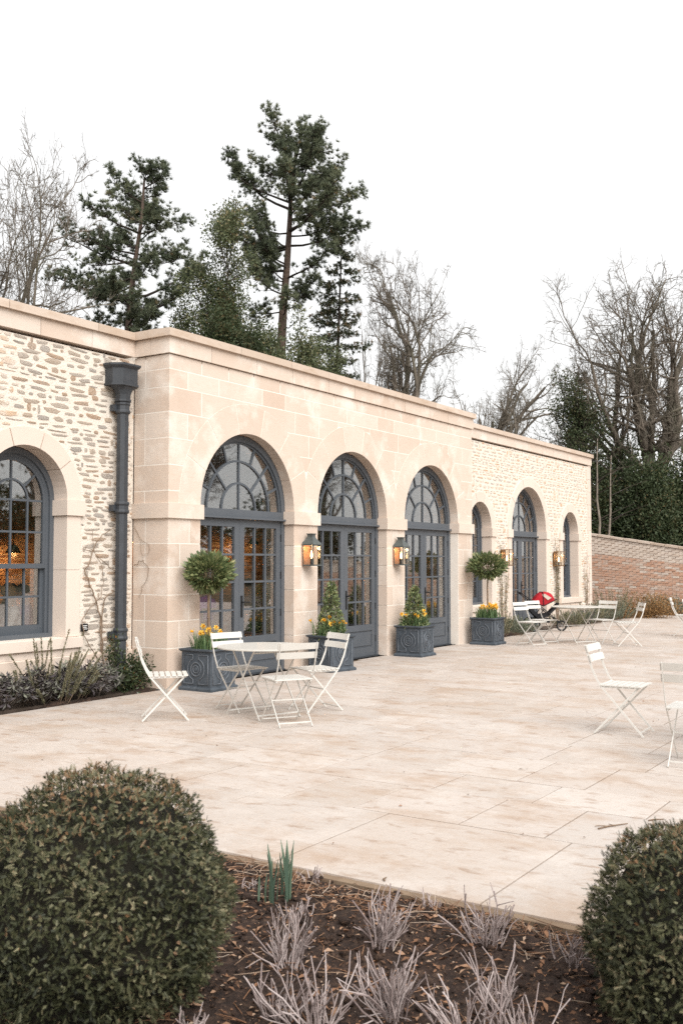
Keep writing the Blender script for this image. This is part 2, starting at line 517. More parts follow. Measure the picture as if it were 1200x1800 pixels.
M['brick'] = mat('old red brick', (.4, .2, .13), rough=.95, rand=[(0, (0.48, 0.27, 0.18)), (.4, (0.55, 0.34, 0.24)), (.7, (0.52, 0.37, 0.29)), (1, (0.58, 0.43, 0.34))], stains=[((0.56, 0.46, 0.39), 5, .48, .66, .45, (1, 1, 1))], bump=.6, bscale=50)
BR = [(0, (0.48, 0.27, 0.18)), (.35, (0.56, 0.35, 0.25)), (.5, (0.55, 0.42, 0.34)), (.55, (0.58, 0.48, 0.40)), (1, (0.66, 0.57, 0.49))]
M['brick_mass'] = mat('old brick joined', (.4, .2, .13), rough=.95, tint=BR, stains=[((0.56, 0.47, 0.41), 5, .47, .64, .8, (1, 1, 1))], bump=.6, bscale=50)
M['brick_pale'] = mat('pale new brick', (.6, .5, .4), rough=.95, rand=[(0, (0.56, 0.46, 0.38)), (1, (0.67, 0.58, 0.50))], stains=[((0.45, 0.33, 0.25), 8, .58, .7, .6, (1, 1, 1))], bump=.5, bscale=50)
M['brick_mortar'] = mat('wall mortar', (0.56, 0.47, 0.40), rough=.95, var=(0.46, 0.35, 0.28), vscale=2)
M['inner_brick'] = mat('interior brick', (.3, .16, .1), rough=.9, tint=[(0, (0.22, 0.12, 0.075)), (.5, (0.34, 0.20, 0.125)), (1, (0.45, 0.30, 0.2))], bump=.5, bscale=40)
M['wood'] = mat('oak furniture', (0.30, 0.185, 0.10), rough=.5, var=(0.20, 0.115, 0.06), vscale=8, stretch=(1, 8, 1))
M['floor_in'] = mat('dark interior floor', (0.10, 0.075, 0.06), rough=.5, var=(0.06, 0.045, 0.035), vscale=3)
M['brass'] = mat('aged brass', (0.36, 0.22, 0.09), rough=.38, metal=1, var=(0.16, 0.10, 0.05), vscale=14)
M['copper'] = mat('copper lantern back', (0.45, 0.21, 0.10), rough=.45, metal=.3)
M['verdigris'] = mat('dark bronze lantern', (0.055, 0.062, 0.060), rough=.5, spec=.5, var=(0.10, 0.115, 0.11), vscale=16, vamt=.8)
M['bulb'] = mat('lit lamp filament', (1, .7, .3), emit=((1.0, 0.58, 0.26), 6))
M['red'] = mat('red pushchair fabric', (0.42, 0.012, 0.022), rough=.75, var=(0.30, 0.009, 0.016), vscale=6, bump=.2, bscale=90)
M['black_cloth'] = mat('black fabric', (0.014, 0.014, 0.016), rough=.8, bump=.2)
M['tyre'] = mat('rubber tyre', (0.018, 0.018, 0.018), rough=.8)
M['steel'] = mat('grey metal', (0.40, 0.40, 0.40), rough=.35, metal=1)
M['mesh_window'] = mat('beige canopy window', (0.50, 0.42, 0.36), rough=.7)
M['ink'] = mat('white sign print', (0.75, 0.75, 0.72), rough=.6)
M['roof'] = mat('lead roof', (0.18, 0.18, 0.18), rough=.7)

# ================================================================ THE SETTING
def sheet(name, x0, y0, x1, y1, z, material, kind='structure', label=None, cat=None):
    g = G().add([(x0, y0, z), (x1, y0, z), (x1, y1, z), (x0, y1, z)], [(0, 1, 2, 3)])
    o = g.obj(name, material)
    return tag(o, label, cat, kind=kind)


BED_X = -4.95          # edge between terrace and foreground bed
sheet('ground', -400, -400, 500, 500, -0.10, M['ground'], label='winter grass and earth around the terrace and under the trees', cat='ground')
terrace = sheet('terrace', BED_X, -24, 21.0, 0.06, -0.012, M['joint'], label='pale limestone paved terrace in front of the building', cat='terrace')
g = G().box((BED_X - .05, -24, -.1), (BED_X, 0.06, -.012))
g.obj('edging', M['joint'], terrace)

# paving slabs: courses run away from the facade, joints along the facade are staggered
rows = [-4.95, -3.73, -2.985, -2.42, -1.6]
wseq = [.74, .9, .57, .82, .66, .9, .74, .57]
i = 0
while rows[-1] < 21.0:
    rows.append(min(rows[-1] + wseq[i % 8] * rnd.choice([1, 1, 1.1]), 21.0)); i += 1
known = {0: [-7.75, -6.605, -5.4], 1: [-7.3, -6.434, -5.884], 2: [-7.5, -6.805, -6.05, -5.3], 3: [-6.9, -6.21, -5.70], 4: [-7.1, -6.4, -5.55]}
slabs = []
for r in range(len(rows) - 1):
    ys = sorted(known.get(r, [-6.3 + rnd.uniform(-.4, .4)]))
    while ys[0] > -24:
        ys.insert(0, ys[0] - rnd.choice([.56, .7, .76, .9, 1.05]))
    while ys[-1] < .06:
        ys.append(ys[-1] + rnd.choice([.56, .7, .76, .9, 1.05]))
    ys[-1] = .06
    for a, b in zip(ys[:-1], ys[1:]):
        if b - a > .12:
            slabs.append((rows[r], rows[r + 1], max(a, -24), b))


def in_view(p):
    d = np.array(p, float) - EYE
    z = d @ FWD
    return z > 1 and abs(d @ RGT) / z < .40, z


def slab_geo(g, a, b, c, d, dz, t=0.0):
    j = .0055
    x0, x1, y0, y1 = a + j, b - j, c + j, d - j
    e = .002
    v = [(x0, y0, -.05), (x1, y0, -.05), (x1, y1, -.05), (x0, y1, -.05), (x0, y0, dz - e), (x1, y0, dz - e), (x1, y1, dz - e), (x0, y1, dz - e),
         (x0 + e, y0 + e, dz), (x1 - e, y0 + e, dz), (x1 - e, y1 - e, dz), (x0 + e, y1 - e, dz)]
    f = [(8, 9, 10, 11)]
    for q in (0, 4):
        for i in range(4):
            f.append((q + i, q + (i + 1) % 4, q + 4 + (i + 1) % 4, q + 4 + i))
    g.add(v, f, t)


keyed = []
for s in slabs:
    c = ((s[0] + s[1]) / 2, (s[2] + s[3]) / 2, 0)
    ok, z = in_view(c)
    keyed.append((0 if ok else 1, z if z > 0 else 99, s))
keyed.sort(key=lambda k: (k[0], k[1]))
rest = G()
for n, (hid, z, s) in enumerate(keyed):
    dz = rnd.uniform(-.0015, .0015)
    if n < 290 and not hid:
        q = G(); slab_geo(q, *s, dz); q.obj('slab', M['slab'], terrace)
    else:
        slab_geo(rest, *s, dz)
tag(rest.obj('paving', M['slab'], terrace), kind='stuff')

# ================================================================ THE BUILDING
bld = thing('garden_pavilion', 'long single storey cream sandstone building with arched slate grey doors', 'building')
BW, WY, TOP = 8.72, 0.60, 4.56
SPR = 2.34
C_OPS = [(1.65, 1.04), (4.35, 1.04), (7.05, 1.04)]


def w_at(z, R, zs, z0=-1.0):
    if z < z0: return 0.0
    if z <= zs: return R
    d = R * R - (z - zs) ** 2
    return math.sqrt(d) if d > 0 else 0.0


def cut(x0, x1, z0, z1, ops):
    """rectangle minus arched openings (xc, R, spring, sill) -> polygons in (x, z)"""
    xs = [x0] + sorted(o[0] for o in ops if x0 + 1e-6 < o[0] < x1 - 1e-6 and z1 > o[3] and z0 < o[2] + o[1]) + [x1]
    out = []
    for a, b in zip(xs[:-1], xs[1:]):
        mid = (a + b) / 2
        lv = {z0, z1}
        for xc, R, zs, sl in ops:
            if abs(xc - mid) < R + (b - a):
                for k in range(0, 19):
                    z = zs + R * math.sin(k * math.pi / 36)
                    if z0 < z < z1: lv.add(z)
                for z in (sl, sl - 1e-5):
                    if z0 < z < z1: lv.add(z)
        lv = sorted(lv)
        Lx, Rx, zz = [], [], []
        for z in lv:
            l, r = a, b
            for xc, R, zs, sl in ops:
                w = w_at(z, R, zs, sl)
                if w <= 0: continue
                if xc <= mid: l = max(l, min(xc + w, 1e9))
                else: r = min(r, xc - w)
            if r - l > .006:
                Lx.append(l); Rx.append(r); zz.append(z)
        if len(zz) < 2: continue
        poly = [(r, z) for r, z in zip(Rx, zz)] + [(l, z) for l, z in zip(Lx[::-1], zz[::-1])]
        # drop points in the middle of straight runs
        keep = []
        n = len(poly)
        for i in range(n):
            p, q, s = poly[i - 1], poly[i], poly[(i + 1) % n]
            if abs((q[0] - p[0]) * (s[1] - q[1]) - (q[1] - p[1]) * (s[0] - q[0])) > 1e-7:
                keep.append(q)
        if len(keep) >= 3: out.append(keep)
    return out


J = .0075      # half a joint
# ---- centre block -------------------------------------------------
core = G()
for y0, y1, d in ((.0012, .17, .008), (.17, .6, .03)):
    ops = [(x, R + d, SPR, -1) for x, R in C_OPS]
    for p in cut(.0012, BW - .0012, 0, 4.20, ops):
        core.prism(p, y0, y1)
centre = core.obj('centre_wall', M['joint_lime'], bld)


def block(poly, y0, y1, material=None, parent=None, name='ashlar_block'):
    return G().prism(poly, y0, y1).obj(name, material or M['ashlar'], parent or centre)


z_low = [0, .51, .85, 1.18, 1.53, 1.83, 2.15]
z_up = [2.34, 2.50, 2.83, 3.17, 3.50, 3.82, 4.05, 4.24]
ops_in = [(x, R, SPR, -1) for x, R in C_OPS]
piers = [(0, .61), (2.69, 3.31), (5.39, 6.01), (8.11, BW)]
for k in range(len(z_low) - 1):
    a, b = z_low[k] + J, z_low[k + 1] - J
    for i, (p, q) in enumerate(piers):
        js = [p, q] if (k + i) % 3 == 0 else [p, p + (.22 if (k + i) % 3 == 1 else .40), q]
        for m, (u, w) in enumerate(zip(js[:-1], js[1:])):
            u2 = u if m == 0 else u + J
            w2 = w if m == len(js) - 2 else w - J
            dep = .17
            if (i == 0 and m == 0) or (i == 3 and m == len(js) - 2):
                dep = (.6 if k % 3 == 0 else .38)
            block([(u2, a), (w2, a), (w2, b), (u2, b)], 0, dep)
            if dep == .38:
                xx = (0, .12) if i == 0 else (BW - .12, BW)
                block([(xx[0], a), (xx[1], a), (xx[1], b), (xx[0], b)], .38 + 2 * J, .6)
# imposts
for i, (p, q) in enumerate(piers):
    x0, x1 = p - .035, q + .035
    block([(x0, 2.15), (x1, 2.15), (x1, 2.34), (x0, 2.34)], -.035, .60 if i in (0, 3) else .168, name='impost')
# courses above the imposts, cut round the rings of arch stones
RO = 1.04 + .41
ops_out = [(x, RO + .008, SPR, -1) for x, R in C_OPS]
for k in range(len(z_up) - 1):
    a, b = z_up[k] + J, z_up[k + 1] - J
    xs = [0.0]
    if k == 0:
        xs.append(.3)
    else:
        x = .35 if k % 2 else .62
        while x < BW - .4:
            xs.append(x); x += rnd.choice([.62, .72, .8, .95, 1.05, .55])
    xs.append(BW)
    for m, (u, w) in enumerate(zip(xs[:-1], xs[1:])):
        first, last = m == 0, m == len(xs) - 2
        for p in cut(u if first else u + J, w if last else w - J, a, b, ops_out):
            edge = (first and min(c[0] for c in p) < .01) or (last and max(c[0] for c in p) > BW - .01)
            dep = .16
            if edge: dep = .6 if k % 3 == 1 else .40
            block(p, 0, dep)
            if edge and dep == .40:
                xx = (0, .12) if first else (BW - .12, BW)
                block([(xx[0], a), (xx[1], a), (xx[1], b), (xx[0], b)], .40 + 2 * J, .6)


def voussoirs(xc, R, Ro, zs, n, y0, y1, parent, material, lim=None, joint=.006):
    for i in range(n):
        a0 = math.pi * i / n + (joint / R if i else 0)
        a1 = math.pi * (i + 1) / n - (joint / R if i < n - 1 else 0)
        A = np.linspace(a0, a1, 6)
        inn = [(xc + R * math.cos(t), zs + R * math.sin(t)) for t in A]
        out = []
        for t in A:
            k = None if lim is None else (lim[1] if math.cos(t) > 0 else lim[0])
            ro = Ro if k is None else min(Ro, k / max(abs(math.cos(t)), 1e-6))
            out.append((xc + ro * math.cos(t), zs + ro * math.sin(t)))
        poly = out + inn[::-1]
        G().prism(poly, y0, y1).obj('arch_stone', material, parent)


for i, (xc, R) in enumerate(C_OPS):
    voussoirs(xc, R, RO, SPR + .001, 7, -.002, .165, centre, M['ashlar'], lim=(1.344 if i else None, 1.344 if i < 2 else None))

# cornice: fascia stones and coping stones along each face
def cornice(segs, parent):
    """segs: (p, q, outward) straight runs in plan with mitred ends handled by small overlaps"""
    for (x0, y0, x1, y1, ox, oy) in segs:
        L = math.hypot(x1 - x0, y1 - y0)
        dx, dy = (x1 - x0) / L, (y1 - y0) / L
        for nm, za, zb, pr, ln, m in (('fascia_stone', 4.243, 4.45, .03, .86, M['ashlar']), ('coping_stone', 4.452, TOP, .075, 1.22, M['coping'])):
            s = 0.0
            stops = [0.0]
            while s + ln * 1.3 < L:
                s += ln * rnd.uniform(.8, 1.15); stops.append(s)
            stops.append(L)
            for a, b in zip(stops[:-1], stops[1:]):
                a2 = a - pr if a == 0 and (x0, y0) in OUTC else a + .004
                b2 = b + pr if b == L and (x1, y1) in OUTC else b - .004
                if b == L and (x1, y1) in INC: b2 = b - pr - .002
                if a == 0 and (x0, y0) in INC: a2 = a + pr + .002
                p = np.array([x0 + dx * a2, y0 + dy * a2]); q = np.array([x0 + dx * b2, y0 + dy * b2])
                o = np.array([ox, oy])
                c = [p + o * pr, q + o * pr, q - o * .3, p - o * .3]
                v = [(*k, za) for k in c] + [(*k, zb) for k in c]
                if nm == 'coping_stone':    # weathered slope to the back
                    v = [(*k, za) for k in c] + [(*c[0], zb - .012), (*c[1], zb - .012), (*c[2], zb), (*c[3], zb)]
                fl = [(0, 1, 5, 4), (1, 2, 6, 5), (2, 3, 7, 6), (3, 0, 4, 7), (4, 5, 6, 7), (3, 2, 1, 0)]
                G().add(v, fl).obj(nm, m, parent)


LX, RX = -9.0, 17.45
OUTC = {(0, 0), (BW, 0), (RX, WY), (LX, WY)}
INC = {(0, WY), (BW, WY)}
para = G().box((LX + .3, WY + .31, 4.0), (RX - .3, WY + .6, 4.4)).obj('parapet', M['mortar'], bld)
cornice([(0, 0, BW, 0, 0, -1), (LX, WY, 0, WY, 0, -1), (BW, WY, RX, WY, 0, -1)], para)
# the two short returns of the block: stop short of the front run
for x, o in ((0, -1), (BW, 1)):
    for nm, za, zb, pr, m in (('fascia_stone', 4.243, 4.45, .03, M['ashlar']), ('coping_stone', 4.452, TOP, .075, M['coping'])):
        xa, xb = sorted((x + o * pr, x - o * .3))
        G().box((xa, .304, za), (xb, WY - .005 if nm == 'fascia_stone' else WY - pr * 0 + .0, zb - .003)).obj(nm, m, para)
for y in (WY + .3,):
    G().box((RX - .3, y + .005, 4.243), (RX + .03, 7.0, 4.45)).obj('fascia_stone', M['ashlar'], para)
    G().box((RX - .3, y + .005, 4.452), (RX + .075, 7.0, TOP - .002)).obj('coping_stone', M['coping'], para)

# ---- wings ----------------------------------------------------------
L_OPS = [(-1.71, .60, .70), (-4.9, .60, .70), (-8.0, .6, .7)]
R_OPS = [(10.37, .555, .66), (13.08, 1.04, -1), (15.84, .555, .66)]
BAND = .21


def wing(x0, x1, ops, nobj, end_gap):
    g = G()
    full = [(x, R + .03, SPR, sl if sl < 0 else sl) for x, R, sl in ops]
    for y0, y1, d in ((WY + .004, WY + .22, .01), (WY + .22, WY + .6, .03)):
        oo = [(x, R + d, SPR, sl) for x, R, sl in ops]
        for p in cut(x0, x1, 0, 4.20, oo):
            g.prism(p, y0, y1)
    wall = g.obj('rubble_wall', M['mortar'], bld)
    for x, R, sl in ops:
        voussoirs(x, R, R + BAND, SPR, 5, WY - .012, WY + .22, wall, M['surround'])
        bot = .0 if sl < 0 else sl - .0
        for s in (-1, 1):
            zz = [max(bot, 0.0), 1.02, 2.15] if sl < 0 else [sl, 1.5, 2.15]
            for a, b in zip(zz[:-1], zz[1:]):
                xa, xb = sorted((x + s * R, x + s * (R + BAND)))
                G().box((xa, WY - .012, a + .002), (xb, WY + .22, b - .002)).obj('jamb_stone', M['surround'], wall)
            xa, xb = sorted((x + s * (R - .025), x + s * (R + BAND + .05)))
            G().box((xa, WY - .04, 2.152), (xb, WY + .225, 2.338)).obj('impost', M['surround'], wall)
        if sl > 0:
            G().cbox((x - R - BAND - .03, WY - .05, sl - .13), (x + R + BAND + .03, WY + .22, sl - .003)).obj('sill', M['surround'], wall)
            G().box((x - R - BAND, WY - .012, .482), (x + R + BAND, WY + .15, sl - .132)).obj('apron_stone', M['surround'], wall)
    # plinth stones
    x = x0
    doors = [(o[0] - o[1] - BAND, o[0] + o[1] + BAND) for o in ops if o[2] < 0]
    while x < x1 - .05:
        w = min(rnd.choice([.7, .85, 1.0]), x1 - x)
        a, b = x, x + w
        for da, db in doors:
            if a < db and b > da:
                if a < da: b = da
                elif b > db: a = db
                else: a = b
        if b - a > .05:
            G().cbox((a + .003, WY - .03, 0), (b - .003, WY + .2, .48), .012).obj('plinth_stone', M['ashlar'], wall)
        x += w
    # rubble stones in rough courses
    st = []
    z = .50
    while z < 4.22:
        h = rnd.uniform(.036, .088)
        x = x0 + rnd.uniform(0, .15)
        while x < x1 - .02:
            w = rnd.choice([.06, .10, .13, .16, .2, .24, .28, .34]) * rnd.uniform(.85, 1.15)
            hh = h * rnd.uniform(.5, 1.1)
            if rnd.random() < .1: hh = min(h * 1.6, .17); w *= .7
            c = (x + w / 2, z + h / 2 + rnd.uniform(-.012, .012))
            good = False
            for sh in (1.0, .6, .35):
                ws = w * sh
                cx = x + ws / 2
                ok = c[1] + hh / 2 < 4.235 and x + ws < x1 - end_gap
                for ox, R, sl in ops:
                    for px in (cx - ws * .5, cx, cx + ws * .5):
                        for pz in (c[1] - hh * .45, c[1] + hh * .45):
                            ww = w_at(pz, R + BAND + .006, SPR, -1)
                            if 2.13 < pz < 2.36: ww += .05
                            if sl > 0 and pz < sl: ww += .03
                            if ww and abs(px - ox) < ww: ok = False
                if ok:
                    good = True; w = ws; c = (cx, c[1])
                    break
            if not good: w = .05
            if good: st.append((c[0], c[1], w * .94, hh * .92))
            x += w + rnd.uniform(.004, .03)
        z += h + rnd.uniform(.0, .014)
    return wall, st


def stone_mesh(seed):
    r = random.Random(seed)
    n = r.choice((7, 8, 9, 10))
    out, mid = [], []
    for i in range(n):
        a = 2 * math.pi * (i + .5) / n + r.uniform(-.28, .28)
        c, s = math.cos(a), math.sin(a)
        k = min(1 / max(abs(c), abs(s)) ** .9 * r.uniform(.78, 1.0), 1.28)
        out.append((c * k * .5, s * k * .5))
    v = [(x, .02, z) for x, z in out] + [(x * .86, -.006 - r.uniform(0, .006), z * .84) for x, z in out] + [(0, -.016, 0)]
    f = [(i, (i + 1) % n, n + (i + 1) % n, n + i) for i in range(n)]
    f += [(n + i, n + (i + 1) % n, 2 * n) for i in range(n)]
    return v, f


SM = [stone_mesh(k) for k in range(16)]
SMM = [mk('stone', v, f, smooth=False) for v, f in SM]
for m_ in SMM: m_.materials.append(M['rubble'])
lw, lst = wing(LX, -.012, L_OPS, 0, .0)
rw, rst = wing(BW + .012, RX, R_OPS, 0, .06)
mass = {lw: G(), rw: G()}
cnt = 0
for wall, sts in ((lw, lst), (rw, rst)):
    sts.sort(key=lambda s: abs(s[0] + 1.0))
    for (cx, cz, w, h) in sts:
        k = rnd.randrange(16)
        if wall is lw and cx > -2.6 and cnt < 298:
            o = bpy.data.objects.new('stone', SMM[k]); col.objects.link(o)
            o.parent = wall
            o.location = (cx, WY + .002, cz)
            o.scale = (w, rnd.uniform(.15, .6), h)
            o.rotation_euler = (0, RAD(rnd.uniform(-6, 6)), 0)
            cnt += 1
        else:
            v, f = SM[k]
            mass[wall].add([(x * w + cx, y * .4 + WY + .002, z * h + cz) for x, y, z in v], f, rnd.random())
for wall, gg in mass.items():
    tag(gg.obj('rubble', M['rubble_mass'], wall, tint=True), kind='stuff')
# right hand end of the building: quoin edge
for k, z in enumerate(np.arange(0, 4.2, .35)):
    G().box((RX - (.34 if k % 2 else .22), WY - .008, z + .003), (RX + .006, WY + .4, min(z + .347, 4.24))).obj('quoin', M['surround'], rw)

G().box((12.05, .062, -.02), (14.11, .84, .004)).obj('door_step', M['slab'], bld)

# ---- shell, floor, interior back wall -----------------------------
G().box((RX - .4, 1.2, 0), (RX, 7.2, 4.24)).obj('end_wall', M['mortar'], bld)
G().box((LX, 1.2, 0), (LX + .4, 7.2, 4.24)).obj('end_wall', M['mortar'], bld)
G().box((LX + .3, .9, 4.02), (RX - .3, 7.2, 4.19)).box((.1, .3, 4.02), (BW - .1, .9, 4.19)).obj('roof', M['roof'], bld)
G().box((LX, .18, -.05), (RX - .41, 7.2, .012)).obj('inner_floor', M['floor_in'], bld)
bw = G().box((LX, 6.9, 0), (RX, 7.2, 4.24)).obj('back_wall', M['plaster'], bld)
ib = G()
z = .0
row = 0
while z < 4.0:
    x = -8.5 - (.12 if row % 2 else 0)
    while x < 12:
        y_ = 6.885 - rnd.uniform(0, .012)
        ib.add([(x, y_, z), (x + .225, y_, z), (x + .225, y_, z + .067), (x, y_, z + .067), (x, 6.91, z), (x + .225, 6.91, z), (x + .225, 6.91, z + .067), (x, 6.91, z + .067)], [(0, 1, 2, 3), (3, 2, 6, 7), (1, 0, 4, 5), (0, 3, 7, 4), (2, 1, 5, 6)], rnd.random())
        x += .238
    z += .079
    row += 1
tag(ib.obj('inner_brickwork', M['inner_brick'], bw, tint=True), kind='stuff')

# ---- joinery ----------------------------------------------------------
def pane(poly, y, parent):
    """thin sheet of glass, each a touch out of plane"""
    cx = sum(p[0] for p in poly) / len(poly); cz = sum(p[1] for p in poly) / len(poly)
    q = [(p[0] - cx, p[1] - cz) for p in poly]
    o = G().prism(q, -.002, .002).obj('pane', M['glass'], parent)
    o.location = (cx, y, cz)
    o.rotation_euler = (RAD(rnd.gauss(0, .25)), 0, RAD(rnd.gauss(0, .3)))
    return o


def sector(xc, zc, r0, r1, a0, a1, n=6):
    A = np.linspace(a0, a1, n + 1)
    out = [(xc + r1 * math.cos(a), zc + r1 * math.sin(a)) for a in A]
    inn = [(xc + r0 * math.cos(a), zc + r0 * math.sin(a)) for a in A] if r0 > .001 else [(xc, zc)]
    return out + inn[::-1]


def radial(g, xc, zc, a, r0, r1, w, y0, y1):
    c, s = math.cos(a), math.sin(a)
    u, n = np.array([c, s]), np.array([-s, c])
    P = [u * r0 - n * w / 2, u * r1 - n * w / 2, u * r1 + n * w / 2, u * r0 + n * w / 2]
    g.prism([(xc + p[0], zc + p[1]) for p in P], y0, y1)


PI = math.pi


def french_door(xc, R, yf):
    zs = 2.32
    fr = G()
    y0, y1 = yf, yf + .085
    fw = .075
    fr.box((xc - R - .012, y0, 0.0), (xc - R + fw, y1, zs))
    fr.box((xc + R - fw, y0, 0.0), (xc + R + .012, y1, zs))
    fr.arc(xc, zs, R - fw, R + .012, 0, PI, y0, y1, 28)
    fr.arc(xc, zs, R - fw - .028, R - fw, 0, PI, y0 + .03, y1, 28)
    fr.box((xc - R + fw, y0 - .012, 2.215), (xc + R - fw, y1, 2.325))
    fr.box((xc - R + fw - .05, y0 - .05, 2.195), (xc + R - fw + .05, y0 + .05, 2.222))
    d = fr.obj('french_door', M['paint'], bld)
    # fanlight bars
    fb = G()
    yb0, yb1 = y0 + .028, y0 + .062
    r1, r2, r3 = .36 * R, .66 * R, R - fw - .02
    bw_ = .030
    zf = 2.325
    for r in (r1, r2):
        fb.arc(xc, zf, r - bw_ / 2, r + bw_ / 2, 0, PI, yb0 - .002, yb1, 24)
    fb.prism([(xc - bw_ / 2, zf), (xc + bw_ / 2, zf), (xc + bw_ / 2, zf + r3 + .01), (xc - bw_ / 2, zf + r3 + .01)], yb0, yb1)
    for a in (45, 135):
        radial(fb, xc, zf, RAD(a), r1, r3 + .01, bw_, yb0, yb1)
    for a in (22, 68, 112, 158):
        radial(fb, xc, zf, RAD(a), r2, r3 + .01, bw_, yb0, yb1)
    fb.obj('fanlight_bars', M['paint2'], d)
    yg = (yb0 + yb1) / 2
    e = .004
    for a0, a1 in ((0, 90), (90, 180)):
        pane(sector(xc, zf, 0, r1, RAD(a0), RAD(a1)), yg, d)
    for a0, a1 in ((0, 45), (45, 90), (90, 135), (135, 180)):
        pane(sector(xc, zf, r1, r2, RAD(a0), RAD(a1)), yg, d)
    aa = [0, 22, 45, 68, 90, 112, 135, 158, 180]
    for a0, a1 in zip(aa[:-1], aa[1:]):
        pane(sector(xc, zf, r2, r3 + .005, RAD(a0), RAD(a1)), yg, d)
    # two leaves
    for s in (-1, 1):
        xa, xb = (xc - R + fw + .003, xc - .002) if s < 0 else (xc + .002, xc + R - fw - .003)
        lf = G()
        l0, l1 = y0 + .018, y0 + .07
        st = .105
        zt, zb, zr = 2.19, .02, .54
        lf.box((xa, l0, zb), (xa + st, l1, zt)); lf.box((xb - st, l0, zb), (xb, l1, zt))
        lf.box((xa + st, l0, zt - .105), (xb - st, l1, zt))
        lf.box((xa + st, l0, .44), (xb - st, l1, zr))
        lf.box((xa + st, l0, zb), (xb - st, l1, .16))
        lf.box((xa + st, l0 + .016, .16), (xb - st, l1 - .01, .44))
        lf.box((xa + st + .03, l0 + .004, .19), (xb - st - .03, l0 + .016, .41))
        ga, gb, gz0, gz1 = xa + st, xb - st, zr, zt - .105
        for i in (1, 2):
            x = ga + (gb - ga) * i / 3
            lf.box((x - .014, l0 + .004, gz0), (x + .014, l1 - .006, gz1))
        for i in (1, 2, 3):
            z = gz0 + (gz1 - gz0) * i / 4
            lf.box((ga, l0 + .006, z - .014), (gb, l1 - .008, z + .014))
        leaf = lf.obj('leaf', M['paint'], d)
        for i in range(3):
            for j in range(4):
                u0, u1 = ga + (gb - ga) * i / 3, ga + (gb - ga) * (i + 1) / 3
                v0, v1 = gz0 + (gz1 - gz0) * j / 4, gz0 + (gz1 - gz0) * (j + 1) / 4
                pane([(u0 + .004, v0 + .004), (u1 - .004, v0 + .004), (u1 - .004, v1 - .004), (u0 + .004, v1 - .004)], (l0 + l1) / 2, d)
        if s > 0:
            h = G()
            hx = xa + .05
            h.box((hx - .02, l0 - .008, .82), (hx + .02, l0 - .0005, 1.12))
            h.tube([(hx, l0 - .006, 1.03), (hx, l0 - .05, 1.03), (hx + .02, l0 - .055, 1.03), (hx + .12, l0 - .055, 1.025)], .009, 8)
            h.obj('handle', M['black'], d)
        hx = xb + .004 if s > 0 else xa - .004
        for z in (.3, .85, 1.4, 1.95):
            G().tube([(hx, l0 - .004, z - .05), (hx, l0 - .004, z + .05)], .011, 8).obj('hinge', M['black'], d)
    G().box((xc - R, y0 - .02, 0.0), (xc + R, y1 + .05, .018)).obj('threshold', M['iron'], d)
    return d


for xc, R in C_OPS:
    french_door(xc, R, .17)
french_door(13.08, 1.04, WY + .22)


